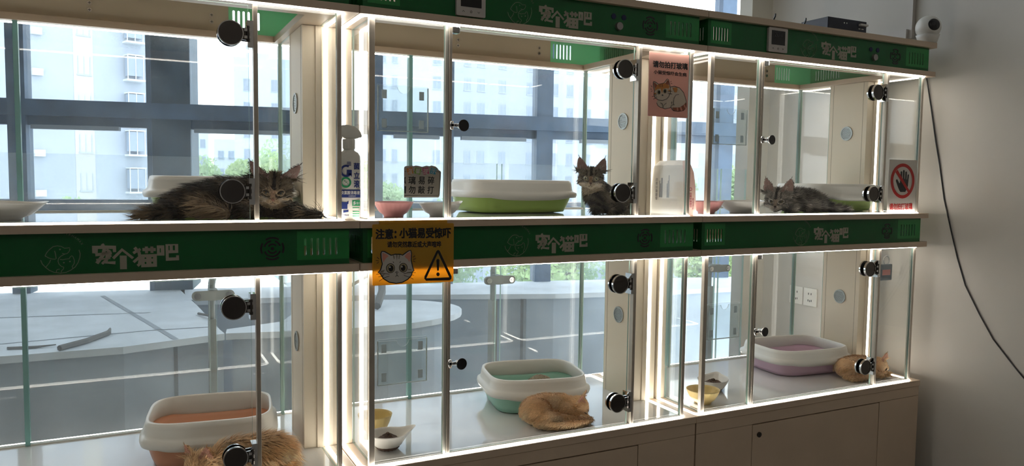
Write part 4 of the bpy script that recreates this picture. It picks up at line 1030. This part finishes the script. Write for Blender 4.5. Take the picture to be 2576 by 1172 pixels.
def coat_col(kind, p, h, where):
    N = noise.noise
    if kind == 'orange':
        base = Vector((.86,.55,.29)); pale = Vector((.95,.78,.55)); dark = Vector((.68,.37,.15))
        t = .5+.5*N(p*22+Vector((3,1,0))); c = base.lerp(dark, max(0, N(p*38))*.9)
        c = c.lerp(pale, max(0, min(1, (t-.45)*1.5)))
        if where == 'head' and h.y > .022 and h.z < -.006: c = pale
        return tuple(c)
    if kind == 'dark': lo, mid, hi = Vector((.016,.012,.009)), Vector((.095,.070,.046)), Vector((.33,.24,.15))
    elif kind == 'mid': lo, mid, hi = Vector((.025,.021,.018)), Vector((.135,.115,.085)), Vector((.36,.30,.22))
    else: lo, mid, hi = Vector((.028,.025,.024)), Vector((.165,.145,.125)), Vector((.46,.40,.34))
    if where == 'head':
        x, y, z = h
        c = mid.lerp(hi, .35+.35*N(p*60))
        if z > .008:                                   # forehead stripes
            s = math.sin(abs(x)*520+ (0 if abs(x) < .004 else .6)); c = c.lerp(lo, .85*max(0, s)**.7 if abs(x) < .016 else .25)
            if abs(x) < .0035: c = lo
        if abs(x) > .020 and z < .01 and y < .034:       # cheek stripes
            s = math.sin((z+.4*abs(x))*420); c = c.lerp(lo, .8*max(0, s))
        for s in (-1,1):
            d = (h-Vector((s*.0165,.030,.0015))); q = math.hypot(d.x, d.z*1.15)
            if y > .014 and .0080 < q < .0100: c = hi*1.05
            if y > .014 and .0106 < q < .0140 and d.z < .004: c = lo.lerp(mid,.5)
        if y > .036 and abs(x) < .0055 and -.012 < z < .010: c = Vector((.30,.19,.12)) if kind != 'grey' else Vector((.33,.25,.19))
        if y > .020 and z < -.0125: c = hi*1.3
        if z < -.024: c = hi*1.2
        return tuple(c)
    if where == 'ear': return tuple(mid)
    s = math.sin(p.x*150 + p.z*70 + 5*N(p*16)); c = mid.lerp(lo, max(0, min(1, .5+s*.9)))
    c = c.lerp(hi, max(0, min(1, (N(p*28+Vector((5,2,1)))-.12)*2.2)))
    if kind == 'dark' and p.z-floor_z > .075: c = c.lerp(lo, .65)
    if kind == 'dark' and -.41 < p.x < -.325 and p.y < .125 and p.z < .055: c = hi*1.25
    if kind == 'dark' and p.x < -.505: c = hi*.9
    return tuple(c)
def unitf(x, y, z): return Vector((x, y, z))
# dark tabby stretched along the glass, upper left case
floor_z = .0035
Hd = Frame((-.207,.120,.084), (-.20,-.93,-.30), roll=-.07, k=1.10)
kitten('dark brown tabby kitten stretched along the glass, drowsy head beside the door frame',
  [('c', [((-.250,.175,.056),.048),((-.33,.175,.056),.048),((-.41,.170,.046),.038),((-.455,.160,.034),.028)]),
   ('s', (-.240,.165,.058), (.055,.048,.050)), ('s', (-.215,.150,.050), (.050,.040,.045)),
   ('c', [((-.44,.150,.028),.026),((-.49,.120,.020),.018),((-.515,.110,.016),.013),((-.532,.105,.016),.0125)]),
   ('c', [((-.40,.130,.030),.026),((-.355,.105,.022),.016),((-.335,.098,.017),.014)]),
   ('c', [((-.215,.130,.032),.028),((-.16,.110,.019),.016),((-.11,.105,.013),.0105),((-.088,.104,.012),.0115)]),
   ('c', [((-.25,.130,.028),.024),((-.285,.095,.018),.014)]),
   ('c', [((-.213,.135,.070),.038),((-.235,.155,.060),.045)])],
  Hd, 'dark', fur_len=.023, n_fur=15000, eyes='half', seed=3, ears=.70, ear_out=.50, flow=(-1,-.1,.15), eyecol=(.16,.11,.04), nosecol=(.30,.13,.09))
# sitting kitten, upper middle case
Hd = Frame((.830,.138,.124), (-.53,-.85,-.04), roll=-.04, k=1.0)
kitten('brown tabby kitten sitting upright with big ears, right of the green litter box',
  [('c', [((.845,.148,.100),.034),((.868,.155,.070),.044),((.905,.165,.050),.046),((.945,.165,.042),.040)]),
   ('s', (.925,.150,.036), (.055,.045,.035)),
   ('c', [((.848,.130,.070),.024),((.832,.110,.040),.016),((.824,.098,.018),.013),((.820,.088,.014),.0135)]),
   ('c', [((.880,.125,.060),.024),((.868,.100,.038),.015),((.850,.085,.020),.012)]),
   ('c', [((.93,.120,.026),.022),((.89,.085,.016),.013),((.868,.078,.015),.012)]),
   ('c', [((.965,.15,.028),.020),((.975,.10,.018),.013),((.93,.060,.014),.011)])],
  Hd, 'mid', fur_len=.013, n_fur=11000, eyes='open', seed=5, ears=.78, ear_out=.26, flow=(.4,.1,-.6), eyecol=(.34,.33,.20), nosecol=(.10,.05,.045))
# lying kitten, upper right case
Hd = Frame((1.680,.128,.052), (-.84,-.52,-.20), roll=-.02, k=1.12)
kitten('grey tabby kitten lying with chin over its paw beside the right door knob',
  [('c', [((1.730,.135,.046),.037),((1.78,.130,.048),.041),((1.83,.115,.044),.040),((1.865,.105,.036),.034)]),
   ('s', (1.83,.110,.032), (.050,.042,.032)),
   ('c', [((1.72,.120,.028),.024),((1.70,.085,.018),.014),((1.685,.068,.013),.0125)]),
   ('c', [((1.70,.150,.035),.028),((1.665,.125,.018),.014)]),
   ('c', [((1.87,.09,.024),.020),((1.92,.065,.015),.0125),((1.975,.060,.013),.010)])],
  Hd, 'grey', fur_len=.019, n_fur=12000, eyes='half', seed=8, ears=.84, ear_out=.25, flow=(1,.3,.25), eyecol=(.20,.17,.08), nosecol=(.09,.05,.045))
# orange kitten curled, lower middle case
floor_z = zE1+.0035; z0 = floor_z
Hd = Frame((.792,.128,z0+.048), (.62,-.62,-.45), roll=.0, k=.98)
kitten('short-haired orange kitten curled asleep against the mint litter box',
  [('s', (.640,.150,z0+.044), (.054,.058,.046)), ('c', [((.640,.160,z0+.052),.040),((.690,.175,z0+.054),.038),((.745,.165,z0+.052),.034),((.780,.145,z0+.046),.032)]),
   ('c', [((.650,.110,z0+.032),.034),((.700,.095,z0+.024),.022),((.755,.085,z0+.017),.014),((.790,.082,z0+.014),.012)]),
   ('c', [((.745,.130,z0+.040),.026),((.790,.100,z0+.022),.014),((.808,.098,z0+.016),.012)]),
   ('c', [((.625,.095,z0+.020),.018),((.670,.066,z0+.015),.014),((.730,.058,z0+.014),.013),((.785,.066,z0+.013),.012),((.812,.080,z0+.012),.010)])],
  Hd, 'orange', fur_len=.008, n_fur=14000, fur_w=.0008, eyes='shut', seed=11, ears=.50, ear_out=.10, flow=(-.8,0,-.1), nosecol=(.10,.04,.04))
# orange kitten curled in the lower right case
Hd = Frame((2.285,.118,z0+.042), (-.25,-.90,-.40), roll=.25, k=.95)
kitten('orange kitten asleep on its paws in the right corner under the hanging tag',
  [('s', (2.135,.150,z0+.038), (.052,.052,.040)), ('c', [((2.13,.155,z0+.046),.036),((2.19,.160,z0+.048),.036),((2.25,.150,z0+.044),.034)]),
   ('c', [((2.23,.120,z0+.028),.022),((2.245,.085,z0+.016),.013),((2.255,.075,z0+.014),.0125)]),
   ('c', [((2.29,.110,z0+.022),.018),((2.295,.078,z0+.014),.0125)]),
   ('c', [((2.12,.110,z0+.022),.022),((2.16,.085,z0+.015),.014),((2.195,.080,z0+.014),.0125)]),
   ('c', [((2.10,.12,z0+.018),.016),((2.10,.085,z0+.013),.012),((2.135,.075,z0+.013),.011)])],
  Hd, 'orange', fur_len=.010, n_fur=11000, fur_w=.0009, eyes='shut', seed=13, ears=.55, ear_out=.25, flow=(-.8,0,-.1), nosecol=(.45,.2,.16))
# fluffy orange kitten, lower left case
Hd = Frame((-.405,.105,z0+.036), (-.75,-.60,-.25), roll=.1, k=1.05)
kitten('long-haired orange kitten curled in front of the peach litter box, cut by the bottom edge',
  [('s', (-.235,.108,z0+.050), (.075,.056,.046)), ('c', [((-.36,.105,z0+.044),.038),((-.31,.108,z0+.052),.042),((-.24,.11,z0+.050),.044)]),
   ('c', [((-.25,.085,z0+.026),.026),((-.33,.07,z0+.018),.016),((-.37,.065,z0+.014),.013)]),
   ('c', [((-.175,.11,z0+.022),.020),((-.19,.065,z0+.016),.016),((-.27,.052,z0+.014),.014)])],
  Hd, 'orange', fur_len=.022, n_fur=15000, fur_w=.0011, eyes='shut', seed=17, ears=.6, ear_out=.2, flow=(.7,-.3,-.3), nosecol=(.45,.2,.16))
# ------------------------------------------------------------------ outside: towers, low blocks, trees
def bmat(n, c): return mat(n, c, .8, noise_amt=.06, nscale=.25)
def tower(label, cx, cy, rz, wd, dp, z0, z1, wallm_, cols, fh=3.0, wz=1.0, wh=1.5, winm=None, extras=None, roofh=0, start=0):
    r = empty('apartment_tower', (cx, cy, z0), rz); tag(r, label, 'building')
    bm = bmesh.new(); box(bm, 0, wd, 0, dp, 0, z1-z0)
    if roofh: box(bm, wd*.2, wd*.6, dp*.2, dp*.7, z1-z0, z1-z0+roofh)
    obj('walls', bm, wallm_, r)
    nfl = int((z1-z0)/fh)
    for x, w_ in cols:
        for k in range(start, nfl):
            pass
        bm = bmesh.new(); g = bmesh.new()
        for k in range(start, nfl):
            zz = k*fh+wz
            box(bm, x-.12, x+w_+.12, -.10, .02, zz-.12, zz); box(bm, x-.06, x, -.06,.02, zz, zz+wh); box(bm, x+w_, x+w_+.06, -.06,.02, zz, zz+wh); box(bm, x+w_/2-.03, x+w_/2+.03, -.05,.02, zz, zz+wh)
            box(g, x, x+w_, -.02, .02, zz, zz+wh)
        wfo = obj('window_column', bm, bmat('window_frame_outside', (.39,.45,.53)), r); obj('window_panes', g, winm or mat('window_panes_blue', (.27,.34,.44), .3), wfo)
    if extras: extras(r, nfl, fh)
    return r
bA = bmat('tower_grey_blue', (.38,.44,.53)); bA2 = bmat('tower_cream_panel', (.50,.52,.52)); bB = bmat('tower_pale_blue', (.46,.53,.63)); bC = bmat('tower_cyan_haze', (.54,.68,.77)); bD = bmat('low_block_white', (.62,.66,.70))  # bluish wall tones put the haze over the buildings into the colour
def exA(r, nfl, fh):
    bm = bmesh.new(); box(bm, 9.55, 10.95, -.03, 0, 0, nfl*fh); obj('pale_pier', bm, bA2, r)
    for k in range(nfl):
        z = k*fh
        if k % 1 == 0 and 3 < k < 14:
            b = bmesh.new(); box(b, 13.15, 14.6, -.9, 0, z+.5, z+.65); box(b, 13.2, 14.5, -.9, 0, z+2.5, z+2.6)
            box(b, 13.2,13.26,-.88,-.82,z+.65,z+2.5); box(b, 14.4,14.46,-.88,-.82,z+.65,z+2.5); box(b, 13.8,13.86,-.88,-.82,z+.65,z+2.5)
            by = obj('balcony', b, bD, r); obj('balcony_glazing', B(13.27,14.4,-.85,-.1,z+.9,z+2.45), mat('window_panes_blue'), by)
            b = bmesh.new(); box(b, 6.7, 7.4, -.4, -.05, z+.3, z+.8); obj('air_conditioner', b, bD, r)
def facade(label, p, q, dp, z1, wm, cols, **k):
    d = Vector((q[0]-p[0], q[1]-p[1])); tower(label, p[0], p[1], math.atan2(d.y, d.x), d.length, dp, -14, z1, wm, cols, **k)
facade('grey-blue apartment tower filling the left case window, with balconies', (-13.3,62.7), (1.35,68.1), 10, 46, bA, [(9.9,.8)], wz=.75, wh=1.35, extras=exA)
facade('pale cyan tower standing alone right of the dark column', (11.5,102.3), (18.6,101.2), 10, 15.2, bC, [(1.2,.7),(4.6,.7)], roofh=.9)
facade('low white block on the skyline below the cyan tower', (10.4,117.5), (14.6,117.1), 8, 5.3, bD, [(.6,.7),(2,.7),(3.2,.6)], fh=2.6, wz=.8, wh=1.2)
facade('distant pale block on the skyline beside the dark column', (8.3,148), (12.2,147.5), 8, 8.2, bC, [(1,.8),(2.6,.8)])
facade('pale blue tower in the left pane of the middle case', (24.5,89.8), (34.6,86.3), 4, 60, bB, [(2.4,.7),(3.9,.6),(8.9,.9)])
facade('wide pale blue tower behind the middle case door', (35.1,86.0), (47.2,86.1), 10, 60, bA, [(1.6,.8),(3.4,.9),(6.4,.9),(10.4,.9)])
facade('pale tower behind the right of the middle case', (47.5,85.2), (60,85.4), 10, 60, bB, [(1.2,.9),(3.5,.9),(6.4,.9),(9.6,.9)])
facade('pale tower seen beside the mullion in the right case', (56,72.5), (76,69.3), 10, 15.5, bA, [(1.0,1.0),(3.4,1.0),(6,1.0),(8.4,1.0),(10.8,1.0),(13,1.0),(15.6,1.0),(18,1.0)])
struct(obj('ground', B(-200,260,6,260,-14.2,-14), mat('pale_paving', (.66,.70,.68), .9, noise_amt=.1, nscale=.2)))
struct(obj('terrace', B(-14,3.6,4.6,30,-3.4,-3.2), mat('bright_paving', (.86,.88,.86), .9)))
leafm = [mat('tree_leaves_%s' % n, c, .6, trans=.45) for n, c in (('yellow_green',(.36,.50,.22)),('pale_green',(.42,.58,.34)),('mid_green',(.25,.40,.20)))]
bark = mat('bark', (.16,.13,.10), .9)
def tree(label, x, y, z0, z1, rad, k, n=3200, leaf=None, group='trees beyond the windows'):
    r = empty('tree', (x, y, z0)); tag(r, label, 'tree', group)
    leaf = .13 if y > 22 else .075; n = n if y > 22 else 4500; rr = random.Random(int(x*13+y)); V = []; Fa = []
    cl = [(Vector((rr.uniform(-.6,.6)*rad, rr.uniform(-.6,.6)*rad, (z1-z0)-rad*rr.uniform(.55,1.5))), rad*rr.uniform(.35,.6)) for _ in range(12)]
    for _ in range(n):
        c, q = rr.choice(cl); d = Vector((rr.gauss(0,1), rr.gauss(0,1), rr.gauss(0,1))).normalized()
        p = c+d*q*rr.uniform(.6,1.05); a = Vector((rr.gauss(0,1), rr.gauss(0,1), rr.gauss(0,1))).normalized(); b = a.orthogonal().normalized(); s = leaf*rr.uniform(.5,1.2)
        i = len(V); V += [p-a*s-b*s*.3, p+b*s*.6, p+a*s-b*s*.3, p-b*s*.8]; Fa.append((i,i+1,i+2,i+3))
    me = bpy.data.meshes.new('crown'); me.from_pydata([tuple(v) for v in V], [], Fa); me.materials.append(leafm[k])
    o = bpy.data.objects.new('crown', me); C.objects.link(o); o.parent = r
    bm = bmesh.new(); H_ = z1-z0; tube(bm, [(0,0,0),(0,0,H_-rad*1.2)], [.22,.14], 8)
    for c, q in cl[:6]: tube(bm, [(0,0,H_-rad*1.6), tuple(c)], [.10,.03], 6)
    obj('trunk', bm, bark, r)
T = [(-6.6,37.5,-.9,1.5,1,'round tree at the far left window corner'),(-2.6,38,-.7,1.4,1,'hazy tree low in the left case window'),(.6,38.6,-.9,.8,0,'small tree low in the left case beside the dark column'),
 (2.3,38.5,1.5,1.75,1,'pale green tree just right of the dark column'),(4.6,33.5,1.3,1.65,0,'bright tree left of the upper left door frame'),(6.3,38.0,1.9,1.9,1,'tall tree behind the dark tabby head'),(8.3,33.6,1.5,1.6,0,'tree right of the dark tabby head'),
 (11.3,36.1,.1,1.5,1,'low tree behind the pink bowl of the middle case'),(14.2,33.4,-.8,1.4,1,'low tree behind the middle door frame'),(16.9,34.6,-.9,1.4,2,'low hazy tree behind the green box of the middle case'),
 (24.2,29.4,1.3,1.5,0,'bright yellow-green tree in the gap above the paper bag'),(26.0,25.6,1.1,1.4,1,'leafy tree behind the pink bowl of the right case'),(28.3,28.4,1.3,1.5,0,'leafy tree right of the right case mullion'),
 (7.0,19.4,-.75,1.8,2,'mid-green tree low behind the lower middle case'),(9.3,16.0,-.7,1.7,0,'yellow-green tree low behind the lower middle case'),(11.6,18.6,-.7,1.8,2,'dark leafy tree behind the lower middle case column'),(13.4,14.2,-.7,1.6,0,'tree low in the lower right case, left'),(16.6,15.8,-.6,1.7,2,'tree low in the lower right case, right')]
for x, y, zt, rad, k, lab in T: tree(lab, x, y, -14, zt, rad, k)

# ------------------------------------------------------------------ added unseen lamps behind the viewer, for front fill and glass streaks
lampm = mat('lamp_tube', (1,1,1), .5, emit=(1,.90,.76), es=7)
for k, (x, y, ln) in enumerate(((-1.2,-2.9,1.8),(1.2,-2.9,1.8),(0,-3.9,2.4))):
    r = empty('fill_lamp', (x, y, 2.2)); tag(r, ['added linear lamp left behind the viewer','added linear lamp right behind the viewer','long added linear lamp at the back of the shop'][k], 'lamp', 'added linear fill lamps')
    obj('lamp_body', B(-ln/2,ln/2,-.05,.05,.0,.079), whitepl, r); bm = bmesh.new(); cyl(bm, (-ln*.4,0,.079), (-ln*.4,0,CE-2.2001), .004, n=8); cyl(bm, (ln*.4,0,.079), (ln*.4,0,CE-2.2001), .004, n=8); obj('suspension_rods', bm, chrome, r); obj('tube', B(-ln/2+.02,ln/2-.02,-.03,.03,-.02,-.001), lampm, r)
